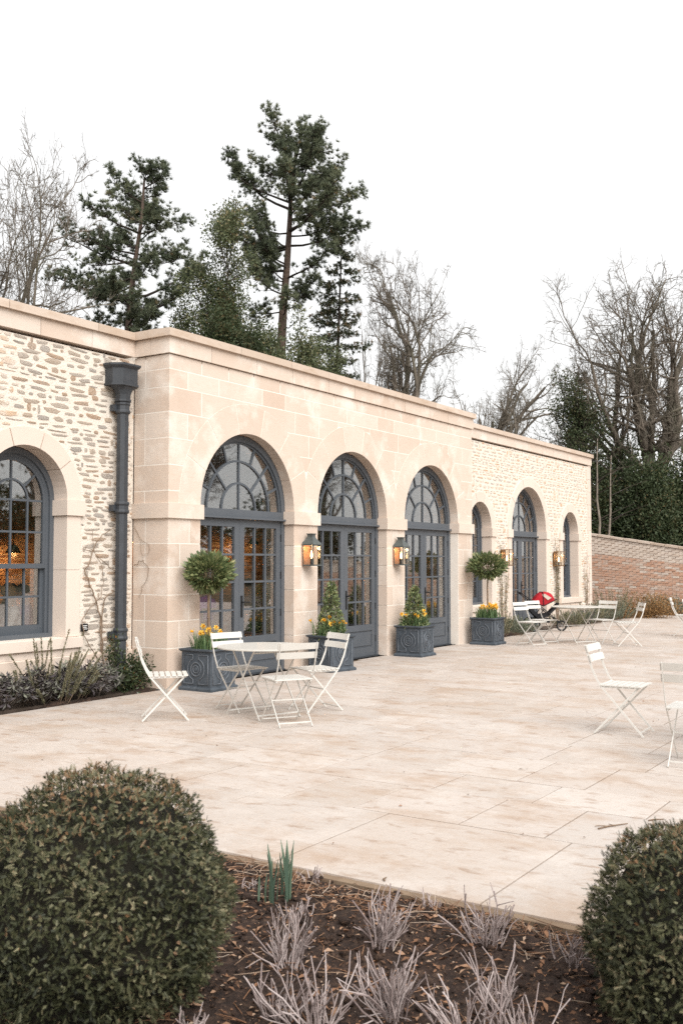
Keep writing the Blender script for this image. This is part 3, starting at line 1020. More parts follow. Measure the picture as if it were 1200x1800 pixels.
def sash_window(xc, R, sl, yf):
    zs = 2.32
    fr = G()
    y0, y1 = yf, yf + .12
    fw = .06
    # box frame in two steps
    for (ra, rb, yy) in ((R - fw, R + .012, y0), (R - fw - .035, R - fw, y0 + .03)):
        fr.box((xc - rb, yy, sl), (xc - ra, y1, zs)); fr.box((xc + ra, yy, sl), (xc + rb, y1, zs))
        fr.arc(xc, zs, ra, rb, 0, PI, yy, y1, 24)
    fr.box((xc - R + .04, y0 - .03, sl), (xc + R - .04, y1, sl + .05))
    w = fr.obj('sash_window', M['paint'], bld)
    ri = R - fw - .035
    bw_ = .024
    # upper sash
    up = G()
    u0, u1 = y0 + .032, y0 + .07
    st = .045
    zm = 1.52
    up.box((xc - ri, u0, zm), (xc - ri + st, u1, zs)); up.box((xc + ri - st, u0, zm), (xc + ri, u1, zs))
    up.arc(xc, zs, ri - st, ri, 0, PI, u0, u1, 20)
    up.box((xc - ri + st, u0, zm - .001), (xc + ri - st, u1, zm + .055))
    rg = ri - st
    rin = rg * .52
    b0, b1 = u0 + .006, u1 - .008
    up.box((xc - bw_ / 2, b0, zm + .055), (xc + bw_ / 2, b1, zs + rg + .01))
    for s in (-1, 1):
        up.box((xc + s * rin - bw_ / 2, b0, zm + .055), (xc + s * rin + bw_ / 2, b1, zs))
    up.arc(xc, zs, rin - bw_ / 2, rin + bw_ / 2, 0, PI, b0 - .002, b1, 16)
    zh = [zm + .055 + (zs - zm - .055) * k / 2 for k in (1, 2)]
    for z in zh:
        up.box((xc - rg, b0 + .001, z - bw_ / 2), (xc + rg, b1 - .001, z + bw_ / 2))
    for a in (42, 138):
        radial(up, xc, zs, RAD(a), rin, rg + .01, bw_, b0, b1)
    up.obj('upper_sash', M['paint2'], w)
    # lower sash, set further in
    lo = G()
    m0, m1 = y0 + .073, y0 + .112
    lo.box((xc - ri, m0, sl + .05), (xc - ri + st, m1, zm + .05)); lo.box((xc + ri - st, m0, sl + .05), (xc + ri, m1, zm + .05))
    lo.box((xc - ri + st, m0, zm - .005), (xc + ri - st, m1, zm + .05)); lo.box((xc - ri + st, m0, sl + .05), (xc + ri - st, m1, sl + .15))
    n0, n1 = m0 + .006, m1 - .008
    for x in (-rin, 0, rin):
        lo.box((xc + x - bw_ / 2, n0, sl + .15), (xc + x + bw_ / 2, n1, zm - .005))
    zl = (sl + .15 + zm) / 2
    lo.box((xc - rg, n0 + .001, zl - bw_ / 2), (xc + rg, n1 - .001, zl + bw_ / 2))
    lo.obj('lower_sash', M['paint2'], w)
    cols = [-rg, -rin, 0, rin, rg]
    yu, yl = (u0 + u1) / 2, (m0 + m1) / 2
    for a, b in zip(cols[:-1], cols[1:]):
        for z0, z1, y in ((zm + .055, zh[0], yu), (zh[0], zs, yu), (sl + .15, zl, yl), (zl, zm - .005, yl)):
            pane([(xc + a + .003, z0 + .003), (xc + b - .003, z0 + .003), (xc + b - .003, z1 - .003), (xc + a + .003, z1 - .003)], y, w)
    for a0, a1 in ((0, 90), (90, 180)):
        pane(sector(xc, zs, 0, rin, RAD(a0), RAD(a1)), yu, w)
    for a0, a1 in ((0, 42), (42, 90), (90, 138), (138, 180)):
        pane(sector(xc, zs, rin, rg + .004, RAD(a0), RAD(a1)), yu, w)
    return w


for x, R, sl in L_OPS + [R_OPS[0], R_OPS[2]]:
    sash_window(x, R, sl, WY + .22)

# small door hooks low on the piers
for x in (3.24, 5.93, 8.6):
    g = G()
    g.tube([(x, -.012, .22), (x, -.02, .30), (x, -.02, .48)], .008, 6)
    g.tube([(x - .02, -.004, .47), (x, -.03, .49), (x + .02, -.004, .47)], .007, 6)
    g.obj('door_hook', M['black'], bld)

# ================================================================ THINGS ON AND BY THE BUILDING
# ---- rainwater pipe with hopper ------------------------------------
px_, py_ = -.32, WY - .115
dp = thing('downpipe', 'dark grey octagonal downpipe with hopper head beside the projecting block', 'downpipe', (px_, py_, 0))


def octa(g, prof, n=8, wx=1.0):
    """stacked rings (half width, half depth, z) with chamfered corners"""
    v, f = [], []
    for (a, b, z) in prof:
        for (sx, sy) in ((1, -.45), (1, .45), (.45, 1), (-.45, 1), (-1, .45), (-1, -.45), (-.45, -1), (.45, -1)):
            v.append((a * sx, b * sy, z))
    for i in range(len(prof) - 1):
        for j in range(8):
            f.append((i * 8 + j, i * 8 + (j + 1) % 8, i * 8 + 8 + (j + 1) % 8, i * 8 + 8 + j))
    f += [tuple(range(7, -1, -1)), tuple((len(prof) - 1) * 8 + j for j in range(8))]
    g.add(v, f)


g = G(); octa(g, [(.07, .07, .25), (.07, .07, 3.58)]); g.obj('pipe', M['iron'], dp)
for z in (.62, 2.2, 3.46):
    g = G(); octa(g, [(.078, .078, z), (.09, .09, z + .015), (.09, .09, z + .035), (.08, .08, z + .05), (.08, .08, z + .10), (.09, .09, z + .115), (.09, .09, z + .135), (.078, .078, z + .15)])
    g.box((-.125, .02, z + .03), (.125, .10, z + .11))
    g.obj('collar', M['iron'], dp)
g = G()
octa(g, [(.08, .08, 3.60), (.10, .10, 3.615), (.10, .10, 3.64), (.085, .085, 3.645), (.09, .09, 3.70), (.115, .10, 3.76), (.17, .115, 3.80)])
g.obj('hopper_neck', M['iron'], dp)
g = G()


def hop(prof):
    v, f = [], []
    for (a, yb, z) in prof:
        v += [(-a, .112, z), (-a, -.02, z), (-a * .62, yb, z), (a * .62, yb, z), (a, -.02, z), (a, .112, z)]
    for i in range(len(prof) - 1):
        for j in range(6):
            f.append((i * 6 + j, i * 6 + (j + 1) % 6, i * 6 + 6 + (j + 1) % 6, i * 6 + 6 + j))
    f += [tuple(range(5, -1, -1)), tuple((len(prof) - 1) * 6 + j for j in range(6))]
    g.add(v, f)


hop([(.195, -.125, 3.80), (.215, -.14, 3.805), (.215, -.14, 3.83), (.2, -.13, 3.832), (.2, -.13, 4.02), (.22, -.15, 4.04), (.235, -.165, 4.055), (.235, -.165, 4.08)])
g.obj('hopper_head', M['iron'], dp)
g = G()
g.tube([(0, 0, .27), (0, 0, .17), (0, -.03, .09), (0, -.10, .03)], [.075, .08, .08, .085], 8)
g.obj('shoe', M['iron'], dp)

# ---- little plant sign on the wall ---------------------------------
sg = thing('wall_plaque', 'tiny black plaque with white lettering on the rubble wall', 'sign', (-.82, WY - .014, .80))
G().cbox((-.055, -.006, -.045), (.055, .006, .045), .003).obj('plate', M['black'], sg)
for i, (a, b) in enumerate(((-.03, .035), (-.035, .03), (-.02, .038))):
    G().box((a, -.0085, .018 - i * .02), (b, -.0065, .026 - i * .02)).obj('lettering', M['ink'], sg)

# ---- lanterns ----------------------------------------------------------
def lantern(x, y, z0, label, roofed, h=.29):
    t = thing('wall_lantern', label, 'lantern', (x, y, z0), group='wall lanterns along the facade')
    m = M['verdigris'] if roofed else M['brass']
    hw, dep = .10, .20
    G().box((-hw - .01, -.012, -.02), (hw + .01, 0.0, h + (.0 if not roofed else .03))).obj('back_plate', M['copper'] if roofed else m, t)
    fr = G()
    for sx in (-1, 1):
        for yy in (-.012, -dep):
            fr.box((sx * hw - .007, yy - .007 * (yy < -.1) - .012 * (yy > -.1), 0), (sx * hw + .007, yy + .007, h))
    fr.box((-hw - .012, -dep - .012, -.016), (hw + .012, -.0125, .004))
    fr.box((-hw - .012, -dep - .012, h), (hw + .012, -.0125, h + .014))
    fr.obj('frame', m, t)
    if roofed:
        rf = G()
        v = []
        for (a, yb, yf, z) in ((hw + .018, -.0005, -dep - .018, h + .014), (hw - .005, -.0005, -dep + .01, h + .05), (.055, -.03, -.16, h + .095), (.042, -.05, -.14, h + .13), (.042, -.05, -.14, h + .165), (.052, -.04, -.15, h + .168), (.052, -.04, -.15, h + .18)):
            v += [(-a, yf, z), (a, yf, z), (a, yb, z), (-a, yb, z)]
        f = [(i * 4 + j, i * 4 + (j + 1) % 4, i * 4 + 4 + (j + 1) % 4, i * 4 + 4 + j) for i in range(6) for j in range(4)]
        f += [(3, 2, 1, 0), (24, 25, 26, 27)]
        rf.add(v, f).obj('roof', m, t)
    cd = G()
    cd.lathe([(.022, .004), (.022, .09), (.018, .095)], 10, (0, -.10, 0))
    cd.obj('candle_tube', M['iron'], t)
    G().lathe([(.006, .097), (.016, .125), (.017, .15), (.010, .19), (.003, .215)], 10, (0, -.10, 0)).obj('bulb', M['bulb'], t, smooth=True)
    for (a, b) in (((-hw + .007, -dep - .002, .004), (hw - .007, -dep + .002, h)), ((-hw - .002, -dep + .007, .004), (-hw + .002, -.025, h)), ((hw - .002, -dep + .007, .004), (hw + .002, -.025, h))):
        G().box(a, b).obj('glass', M['lamp_glass'], t)
    ld = bpy.data.lights.new('lantern_light', 'POINT')
    ld.energy = .6
    ld.color = (1, .62, .32)
    ld.shadow_soft_size = .03
    lo = bpy.data.objects.new('lantern_light', ld)
    col.objects.link(lo)
    lo.parent = t
    lo.location = (0, -.10, .25)
    return t


lantern(3.0, -.003, 1.55, 'dark bronze wall lantern with chimney roof between the first and second doors', True)
lantern(5.70, -.003, 1.55, 'dark bronze wall lantern with chimney roof between the second and third doors', True)
lantern(11.49, WY - .02, 1.52, 'brass box wall lantern on rubble wall left of the far door', False, .34)
lantern(14.67, WY - .02, 1.50, 'brass box wall lantern on rubble wall right of the far door', False, .34)


# ---- bistro chairs ----------------------------------------------------------
def make_chair():
    t = thing('bistro_chair', 'c', 'chair')
    W = .19
    for s in (-1, 1):
        x = s * W
        # long bar: back upright bending at the seat, then on to the front foot
        path = [(x, -.315, .82), (x, -.285, .72), (x, -.25, .60), (x, -.205, .50), (x, -.165, .44), (x, .03, .215), (x, .215, .005)]
        g = G()
        for a, b in zip(path[:-1], path[1:]):
            g.bar(a, b, .007, .017, up=(0, .7, .7))
        g.obj('upright', M['white'], t)
        x2 = s * (W - .022)
        g = G()
        g.bar((x2, .165, .435), (x2, -.245, .005), .007, .017, up=(0, -.7, .7))
        g.obj('leg', M['white'], t)
        x3 = s * (W - .010)
        G().bar((x3, -.18, .438), (x3, .19, .444), .009, .018).obj('seat_rail', M['white'], t)
    for z, yy in ((.785, -.302), (.695, -.272)):
        g = G()
        xs = np.linspace(-W - .018, W + .018, 7)
        for a, b in zip(xs[:-1], xs[1:]):
            ca, cb = (-.016 * (1 - (a / .21) ** 2), -.016 * (1 - (b / .21) ** 2))
            v = []
            for xx, c in ((a, ca), (b, cb)):
                for dy, dz in ((-.006, -.031), (.006, -.031), (.006, .031), (-.006, .031)):
                    v.append((xx, yy + c + dy + .012 - dz * .3, z + dz))
            g.add(v, [(0, 4, 5, 1), (1, 5, 6, 2), (2, 6, 7, 3), (3, 7, 4, 0), (0, 1, 2, 3), (7, 6, 5, 4)])
        g.obj('back_slat', M['white'], t)
    for i in range(7):
        y = -.165 + i * .058
        G().box((-W - .008, y - .022, .449), (W + .008, y + .022, .460)).obj('seat_slat', M['white'], t)
    for (y, z, w) in ((.185, .04, W - .005), (-.205, .045, W - .027), (-.02, .243, W - .027)):
        G().bar((-w, y, z), (w, y, z), .009, .012).obj('crossbar', M['white'], t)
    return t


CH = [  # x, y, facing (dx, dy), label
    (-1.68, -1.57, .707, -.707, 'off white folding bistro chair standing alone seen sideways by the sandstone corner'),
    (-.80, -1.84, -.25, -.97, 'off white bistro chair behind the near round table, beside the first planter'),
    (-1.29, -2.80, .53, .85, 'off white bistro chair nearest the camera at the near round table'),
    (-.40, -2.52, -.91, .40, 'off white bistro chair right of the near round table before the second planter'),
    (.03, -5.74, 0.04, -1, 'off white bistro chair standing sideways on the right of the terrace'),
    (-1.10, -6.66, 1, .05, 'off white bistro chair cut by the right picture edge, its back to us'),
    (8.62, -1.28, -.3, -.95, 'leftmost bistro chair of the far table group in front of the pushchair'),
    (9.35, -1.22, -.35, -.93, 'second bistro chair of the far table group, against the red pushchair'),
    (10.05, -2.12, -.80, .22, 'bistro chair behind the far table, below the far small window'),
    (9.55, -2.80, -.55, .83, 'bistro chair facing left at the right of the far table'),
    (12.7, -3.10, .2, -.98, 'distant bistro chair with shaded back before the brick wall'),
    (11.9, -3.60, -.6, -.8, 'distant bistro chair cut by the right picture edge before the brick wall'),
]
chair0 = None
for i, (x, y, fx, fy, lab) in enumerate(CH):
    if chair0 is None:
        o = chair0 = make_chair()
    else:
        o = copy_tree(chair0)
    o.location = (x, y, .001)
    o.rotation_euler = (0, 0, math.atan2(-fx, fy))
    tag(o, lab, 'chair', 'white folding bistro chairs on the terrace')


def make_table(r):
    t = thing('bistro_table', 't', 'table')
    g = G().lathe([(r - .012, .703), (r - .003, .704), (r, .708), (r, .717), (r - .003, .721), (r - .012, .722)], 48)
    g.obj('table_top', M['table_paint'], t)
    for k, (s, w) in enumerate(((1, .27), (-1, .245))):
        for e in (-1, 1):
            G().bar((e * w, -s * .24, .702), (e * w, s * .30, .005), .008, .017, up=(0, s * .7, .7)).obj('leg', M['white'], t)
        G().bar((-w, s * .265, .05), (w, s * .265, .05), .010, .014).obj('stretcher', M['white'], t)
        G().bar((-w, -s * .22, .672), (w, -s * .22, .672), .010, .016).obj('top_rail', M['white'], t)
    G().bar((-.27, .03, .35), (.27, .03, .35), .008, .010).obj('stretcher', M['white'], t)
    return t


t0 = make_table(.49)
TB = [(-.98, -2.28, -.35, 'round off white bistro table with three chairs nearest the doors'),
      (9.65, -1.78, -.5, 'far round bistro table in front of the red pushchair'),
      (-.10, -6.95, .2, 'round bistro table cut off by the right picture edge')]
for i, (x, y, a, lab) in enumerate(TB):
    o = t0 if i == 0 else copy_tree(t0)
    o.location = (x, y, .001); o.rotation_euler = (0, 0, a)
    tag(o, lab, 'table', 'white round bistro tables')


# ---- planters ----------------------------------------------------------
def relief(face):
    """raised mouldings of one planter face, in face coordinates (u, v) -> list of paths"""
    H = .19
    out = []
    A = np.linspace(-PI, PI, 29)
    out.append([(.082 * math.cos(a), .082 * math.sin(a)) for a in A])
    out.append([(.045 * math.cos(a), .045 * math.sin(a)) for a in A])
    for s in (-1, 1):
        a0 = math.acos(.045 / .135)
        arc = [(s * .135 * math.cos(a), .135 * math.sin(a)) for a in np.linspace(-a0, a0, 17)]
        out.append([(s * .045, -H + .012), *arc, (s * .045, H - .012), (s * .195, H - .012), (s * .195, -H + .012), (s * .045, -H + .012)])
    return out


def make_planter():
    t = thing('planter', 'p', 'planter')
    w = .235
    g = G()
    prof = [(.265, 0), (.265, .03), (.255, .045), (.24, .05), (w, .055), (w, .475), (.25, .485), (.262, .495), (.262, .515), (.235, .517), (.225, .48)]
    v, f = [], []
    for (a, z) in prof:
        v += [(-a, -a, z), (a, -a, z), (a, a, z), (-a, a, z)]
    for i in range(len(prof) - 1):
        for j in range(4):
            f.append((i * 4 + j, i * 4 + (j + 1) % 4, i * 4 + 4 + (j + 1) % 4, i * 4 + 4 + j))
    g.add(v, f + [(3, 2, 1, 0)]).obj('box', M['lead'], t)
    for k in range(4):
        rg = G()
        ca, sa = math.cos(k * PI / 2), math.sin(k * PI / 2)
        for p in relief(k):
            pts = []
            for (u, vv) in p:
                x, y, z = u, -w - .002, .265 + vv
                pts.append((x * ca - y * sa, x * sa + y * ca, z))
            rg.tube(pts, .0085, 5, cap=False)
        rg.obj('relief_panel', M['lead_edge'], t, smooth=True)
        dg = G()
        pts = [(0, -w + .001, .265), (0, -w - .012, .265)]
        pts = [(x * ca - y * sa, x * sa + y * ca, z) for x, y, z in pts]
        dg.tube(pts, [.03, .022], 12)
        dg.obj('boss', M['lead'], t)
    G().box((-.225, -.225, .40), (.225, .225, .465)).obj('soil', M['soil'], t)
    return t


pl0 = make_planter()
PL = [(.36, -.37, 0, 'square lead grey planter with relief circles holding the ball bay tree nearest the camera'),
      (3.02, -.44, -.20, 'square lead grey planter with cone bay behind the near table and chairs'),
      (5.68, -.38, 0, 'square lead grey planter with cone bay before the third door pier'),
      (8.54, -.41, 0, 'square lead grey planter with ball bay at the far end of the block')]
for i, (x, y, a, lab) in enumerate(PL):
    o = pl0 if i == 0 else copy_tree(pl0)
    o.location = (x, y, .001); o.rotation_euler = (0, 0, a)
    tag(o, lab, 'planter', 'lead grey planters along the facade')


def bay_leaves(pts, nr, L=.075, seed=3):
    r = np.random.default_rng(seed)
    n = len(pts)
    D = nrm(nr * .6 + r.normal(size=(n, 3)) * .75 + np.array([0, 0, .15]))
    v, f = leaves(pts, D, r.uniform(.6, 1.1, n) * L, r.uniform(.8, 1.2, n) * L * .34, .2, r=r)
    t = np.repeat(np.clip(r.beta(1.7, 1.7, n), 0, 1), 2)
    return v, f, t


def bay_tree(x, y, z0, kind, label, scale, seed):
    t = thing('bay_tree', label, 'tree', (x, y, z0), group='clipped bay trees in planters')
    r = np.random.default_rng(seed)
    if kind == 'ball':
        rx, rz, zc = scale
        n = 2000
        d = nrm(r.normal(size=(n, 3)))
        bumps = 1 + .10 * np.sin(d[:, 0] * 9 + seed) * np.sin(d[:, 1] * 8) + .08 * np.sin(d[:, 2] * 11 + d[:, 0] * 5)
        k = np.clip(r.normal(.80, .17, n), .2, 1.02) * bumps
        k *= np.where(d[:, 2] < -.35, .82, 1)
        P = d * k[:, None] * np.array([rx, rx, rz]) + np.array([0, 0, zc])
        tw = []
        for q in range(40):
            e = nrm(r.normal(size=3) + np.array([0, 0, .2])) * np.array([rx, rx, rz]) * .85
            tw.append([(0, 0, zc - rz * .6), tuple(e * .5 + np.array([0, 0, zc - rz * .1])), tuple(e + np.array([0, 0, zc]))])
        stem = [(0, 0, 0), (.012, .006, zc * .3), (-.008, 0, zc * .6), (.004, -.006, zc - rz * .3)]
        g = G().tube(stem, [.02, .017, .016, .014], 8)
    else:
        hgt, rb = scale
        n = 1150
        hh = r.uniform(0, 1, n) ** 1.25
        a = r.uniform(0, 2 * PI, n)
        rad = rb * (1 - hh) ** .8 * np.clip(r.normal(.85, .14, n), .3, 1.1) + .012
        d = np.stack([np.cos(a), np.sin(a), np.full(n, .35)], 1)
        P = np.stack([np.cos(a) * rad, np.sin(a) * rad, hh * hgt + .02], 1)
        tw = []
        for q in range(26):
            z = r.uniform(.05, .85) * hgt; aa = r.uniform(0, 2 * PI); k = rb * (1 - z / hgt) * .85
            tw.append([(0, 0, z), (math.cos(aa) * k * .5, math.sin(aa) * k * .5, z + .02), (math.cos(aa) * k, math.sin(aa) * k, z + .06)])
        g = G().tube([(0, 0, 0), (.004, 0, hgt * .5), (0, 0, hgt * .97)], [.014, .010, .004], 6)
    for w in tw:
        g.tube(w, [.006, .004, .002], 3)
    g.obj('stem', M['bark_dark'] if kind != 'ball' else M['climber'], t)
    v, f, tn = bay_leaves(P, d, .10 if kind == 'ball' else .08, seed)
    link('crown', mk('crown', v, f, tn), M['bay'], t)
    return t


bay_tree(.36, -.37, .45, 'ball', 'bay tree clipped to a ball on a bare stem by the near door', (.265, .23, 1.0), 21)
bay_tree(3.02, -.44, .45, 'cone', 'small cone shaped bay in the second planter behind the white chair', (.80, .20), 22)
bay_tree(5.68, -.38, .45, 'cone', 'small cone shaped bay in the third planter', (.68, .21), 23)
bay_tree(8.54, -.41, .45, 'ball', 'flattened ball bay tree on a slim stem before the small far window', (.33, .24, 1.05), 24)


def blades(n, rad, hmin, hmax, w, r, lean=.35, sq=True):
    """strap leaves as bent ribbons"""
    vs, fs, ts = [], [], []
    for i in range(n):
        if sq: p = np.array([r.uniform(-rad, rad), r.uniform(-rad, rad), 0])
        else:
            a_, q = r.uniform(0, 2 * PI), rad * math.sqrt(r.uniform(0, 1)); p = np.array([q * math.cos(a_), q * math.sin(a_), 0])
        a = r.uniform(0, 2 * PI)
        d = np.array([math.cos(a), math.sin(a), 0])
        h = r.uniform(hmin, hmax)
        s = np.array([-d[1], d[0], 0]) * w / 2 * r.uniform(.7, 1.2)
        ln = r.uniform(.05, lean)
        o = len(vs)
        for k, (u, ww) in enumerate(((0, .8), (.4, 1), (.75, .85), (1, .12))):
            c = p + d * ln * h * u ** 2 + np.array([0, 0, h * u * (1 - .18 * ln * u)])
            vs += [c - s * ww, c + s * ww]
        t = r.beta(2, 2)
        for k in range(3):
            b = o + 2 * k
            fs += [(b, b + 1, b + 3), (b, b + 3, b + 2)]; ts += [t, t]
    return np.array(vs), np.array(fs), np.array(ts)


def flower_meshes():
    g = G()
    for k in range(6):
        a = k * PI / 3
        c, s = math.cos(a), math.sin(a)
        n = (-s, c)
        g.add([(0, 0, 0), (c * .022 + n[0] * .013, s * .022 + n[1] * .013, .004), (c * .044, s * .044, .0), (c * .022 - n[0] * .013, s * .022 - n[1] * .013, .004)], [(0, 1, 2), (0, 2, 3)])
    pet = mk('flower', g.v, g.f); pet.materials.append(M['petal'])
    g = G().lathe([(.008, 0), (.012, .012), (.013, .022), (.018, .030)], 9, cap=False)
    tr = mk('trumpet', g.v, g.f); tr.materials.append(M['trumpet'])
    return pet, tr


PET, TRU = flower_meshes()


def daffodils(x, y, z0, label, seed, nb=190, nf=13, rad=.19):
    r = np.random.default_rng(seed)
    t = thing('daffodil_clump', label, 'daffodils', (x, y, z0), group='daffodils in the planters')
    v, f, tn = blades(nb, rad, .16, .30, .013, r, .6)
    stems = []
    heads = []
    for k in range(nf):
        p = r.uniform(-rad * 1.05, rad * 1.05, 2)
        h = r.uniform(.22, .33)
        a = r.uniform(0, 2 * PI)
        top = np.array([p[0] * 1.12, p[1] * 1.12, h])
        stems.append([(p[0], p[1], 0), (p[0] * 1.04, p[1] * 1.04, h * .6), tuple(top)])
        heads.append((top, a))
    g = G()
    for s in stems: g.tube(s, .004, 4)
    sv = np.array(g.v); sf = np.array([q for q in g.f if len(q) == 4])
    vv, ff, tt = join([(v, f, tn), (sv, sf, .5)])
    link('leaves', mk('leaves', vv, ff, tt), M['daff_leaf'], t)
    for top, a in heads:
        o = link('flower', PET, None, t, top)
        o.rotation_euler = (RAD(r.uniform(60, 95)), 0, r.uniform(-2.4, 1.2))
        o.scale = [r.uniform(.85, 1.2)] * 3
        c = link('trumpet', TRU, None, o, (0, 0, .002))
    return t


daffodils(.36, -.37, .455, 'yellow daffodils round the stem of the near ball bay', 31, 200, 13)
daffodils(3.02, -.44, .455, 'yellow daffodils under the cone bay behind the white chair', 32, 200, 14)
daffodils(5.68, -.38, .455, 'yellow daffodils under the cone bay of the third planter', 33, 170, 11)
daffodils(8.54, -.41, .455, 'yellow daffodils in the far planter under the flattened ball bay', 34, 260, 26)

# ---- pushchair ----------------------------------------------------------
pc = thing('pushchair', 'red and black three wheeled pushchair parked by the far door', 'pushchair', (12.50, .02, 0), RAD(123))
pc.scale = (.84, .84, .84)
# local: x is the width, the child faces -y ... built lengthwise along x for a side view
g = G()
A = np.linspace(RAD(28), RAD(158), 11)
hub = np.array([.05, .70])
vs, fs = [], []
for i, a in enumerate(A):
    rr = .37 + .06 * math.sin(i * .5)
    for j, w in enumerate((-.25, -.21, -.1, .1, .21, .25)):
        k = 1 - .10 * (abs(w) / .25) ** 3 - (.12 if abs(w) > .24 else 0)
        vs.append((hub[0] - rr * k * math.cos(a), w, hub[1] + rr * k * math.sin(a) * .92))
for i in range(len(A) - 1):
    for j in range(5):
        fs.append((i * 6 + j, i * 6 + j + 1, i * 6 + 7 + j, i * 6 + 6 + j))
# side cheeks of the hood
for side in (0, 5):
    c = len(vs); vs.append((hub[0] + .02, -.25 if side == 0 else .25, hub[1] - .02))
    for i in range(len(A) - 1):
        fs.append((c, i * 6 + side, (i + 1) * 6 + side))
g.add(vs, fs).obj('canopy', M['red'], pc)
g = G()
for a in (A[0], A[5], A[10]):
    pts = [(hub[0] - .44 * .9 * math.cos(a), w, hub[1] + .44 * .9 * math.sin(a) * .92 + .005) for w in (-.255, -.1, .1, .255)]
    g.tube([(hub[0], -.26, hub[1])] + pts + [(hub[0], .26, hub[1])], .012, 6)
g.obj('canopy_hoop', M['black_cloth'], pc)
g = G().add([(-.16, .246, .92), (.02, .250, 1.03), (.10, .250, 1.0), (-.06, .256, .86)], [(3, 2, 1, 0)])
g.add([(x, y + .012, z) for x, y, z in g.v[:4]], [(0, 1, 2, 3)])
g.obj('canopy_window', M['mesh_window'], pc)
g = G()
v = []
for (x, z, hw) in ((-.38, .78, .2), (-.10, .50, .2), (.18, .46, .2), (.38, .66, .19)):
    v += [(x, -hw, z), (x, hw, z), (x + .03, -hw, z - .10), (x + .03, hw, z - .10)]
f = []
for i in range(3):
    b = i * 4
    f += [(b, b + 1, b + 5, b + 4), (b + 2, b + 6, b + 7, b + 3), (b, b + 4, b + 6, b + 2), (b + 1, b + 3, b + 7, b + 5)]
f += [(0, 2, 3, 1), (12, 13, 15, 14)]
g.add(v, f).obj('seat', M['black_cloth'], pc)
for s in (-1, 1):
    g = G()
    g.tube([(.62, s * .26, 1.02), (.50, s * .27, .93), (.05, s * .27, .62), (-.46, s * .10, .20)], .014, 6)
    g.tube([(.05, s * .27, .62), (.34, s * .28, .20)], .014, 6)
    g.obj('frame', M['black_cloth'], pc)
G().tube([(.62, -.26, 1.02), (.66, -.15, 1.05), (.66, .15, 1.05), (.62, .26, 1.02)], .02, 7).obj('handlebar', M['black_cloth'], pc)
g = G().box((-.12, -.2, .24), (.30, .2, .36)).obj('basket', M['black_cloth'], pc)
for (x, y, r_) in ((.34, -.30, .19), (.34, .30, .19), (-.48, 0, .15)):
    wg = G()
    tor = [(x + r_ * math.cos(a), y, r_ + (r_ - .022) * math.sin(a)) for a in np.linspace(0, 2 * PI, 25)]
    tor = [(x + (r_ - .022) * math.cos(a), y, r_ + (r_ - .022) * math.sin(a)) for a in np.linspace(0, 2 * PI, 25)]
    wh = wg.tube(tor, .022, 6, cap=False).obj('wheel', M['tyre'], pc, smooth=True)
    sg_ = G()
    for k in range(6):
        a = k * PI / 3
        sg_.bar((x, y, r_), (x + (r_ - .04) * math.cos(a), y, r_ + (r_ - .04) * math.sin(a)), .008, .012, up=(0, 1, 0))
    rim = [(x + (r_ - .045) * math.cos(a), y, r_ + (r_ - .045) * math.sin(a)) for a in np.linspace(0, 2 * PI, 21)]
    sg_.tube(rim, .007, 4, cap=False)
    sg_.obj('rim', M['steel'], wh)

# ---- brick garden wall beyond the building ----------------------------
WX = 24.0
gw = thing('garden_wall', 'old red brick garden wall with paler upper courses beyond the building', 'wall', (WX, 0, 0))


def wall_top(y):
    """the wall drops with the slope of the garden, then runs level"""
    return 2.02 + .16 * (min(max(y, -2.2), 4.4) + .2)


def wall_z(y, z):
    return z * wall_top(y) / 2.30


Y0, Y1 = -14.0, 9.0
ys = np.linspace(Y0, Y1, 24)
g = G()
v = []
for y in ys:
    zt = wall_z(y, 2.30)
    v += [(.012, y, -.1), (.012, y, zt), (.35, y, zt), (.35, y, -.1)]
f = []
for i in range(len(ys) - 1):
    b = 4 * i
    f += [(b, b + 1, b + 5, b + 4), (b + 1, b + 2, b + 6, b + 5), (b + 2, b + 3, b + 7, b + 6)]
g.add(v, f).obj('mortar_bed', M['brick_mortar'], gw)
bm = G().box((0, -.108, -.0335), (.03, .108, .0335))
BM = [mk('brick', bm.v, bm.f) for _ in range(2)]
BM[0].materials.append(M['brick']); BM[1].materials.append(M['brick_pale'])
brest = G()
nb = 0
row = 0
z = .05
cand = []
while z < 2.24:
    y = Y0 + (.12 if row % 2 else 0)
    while y < Y1:
        pale = z > 1.75 or rnd.random() < .12 + .10 * math.sin(y * 1.3 + 2) * (z > .9)
        zz = wall_z(y, z)
        cand.append((y, z, zz, pale, rnd.uniform(-.008, .004)))
        y += .236
    z += .078
    row += 1
cand.sort(key=lambda c: 0 if (-1.6 < c[0] < 3.6 and c[1] > .55) else 1)
for (y, z, zz, pale, dx) in cand:
    ok, dd = in_view((WX, y, zz))
    if nb < 295 and ok and z > .6 and rnd.random() < .55:
        o = bpy.data.objects.new('brick', BM[1 if pale else 0]); col.objects.link(o)
        o.parent = gw; o.location = (dx, y, zz)
        nb += 1
    else:
        brest.box((dx, y - .108, zz - .0335), (dx + .03, y + .108, zz + .0335), (rnd.uniform(.6, 1) if pale else rnd.uniform(0, .42)))
tag(brest.obj('brickwork', M['brick_mass'], gw, tint=True), kind='stuff')
y = Y0
while y < Y1:
    z0 = wall_top(y + .22) - .01
    o = G().box((-.04, -.216, -.01), (.39, .216, .055 + rnd.uniform(0, .015))).obj('coping_brick', M['coping'], gw, loc=(0, y + .22, z0))
    o.rotation_euler = (.16 if -2.2 < y < 4.2 else 0, 0, 0)
    y += .45

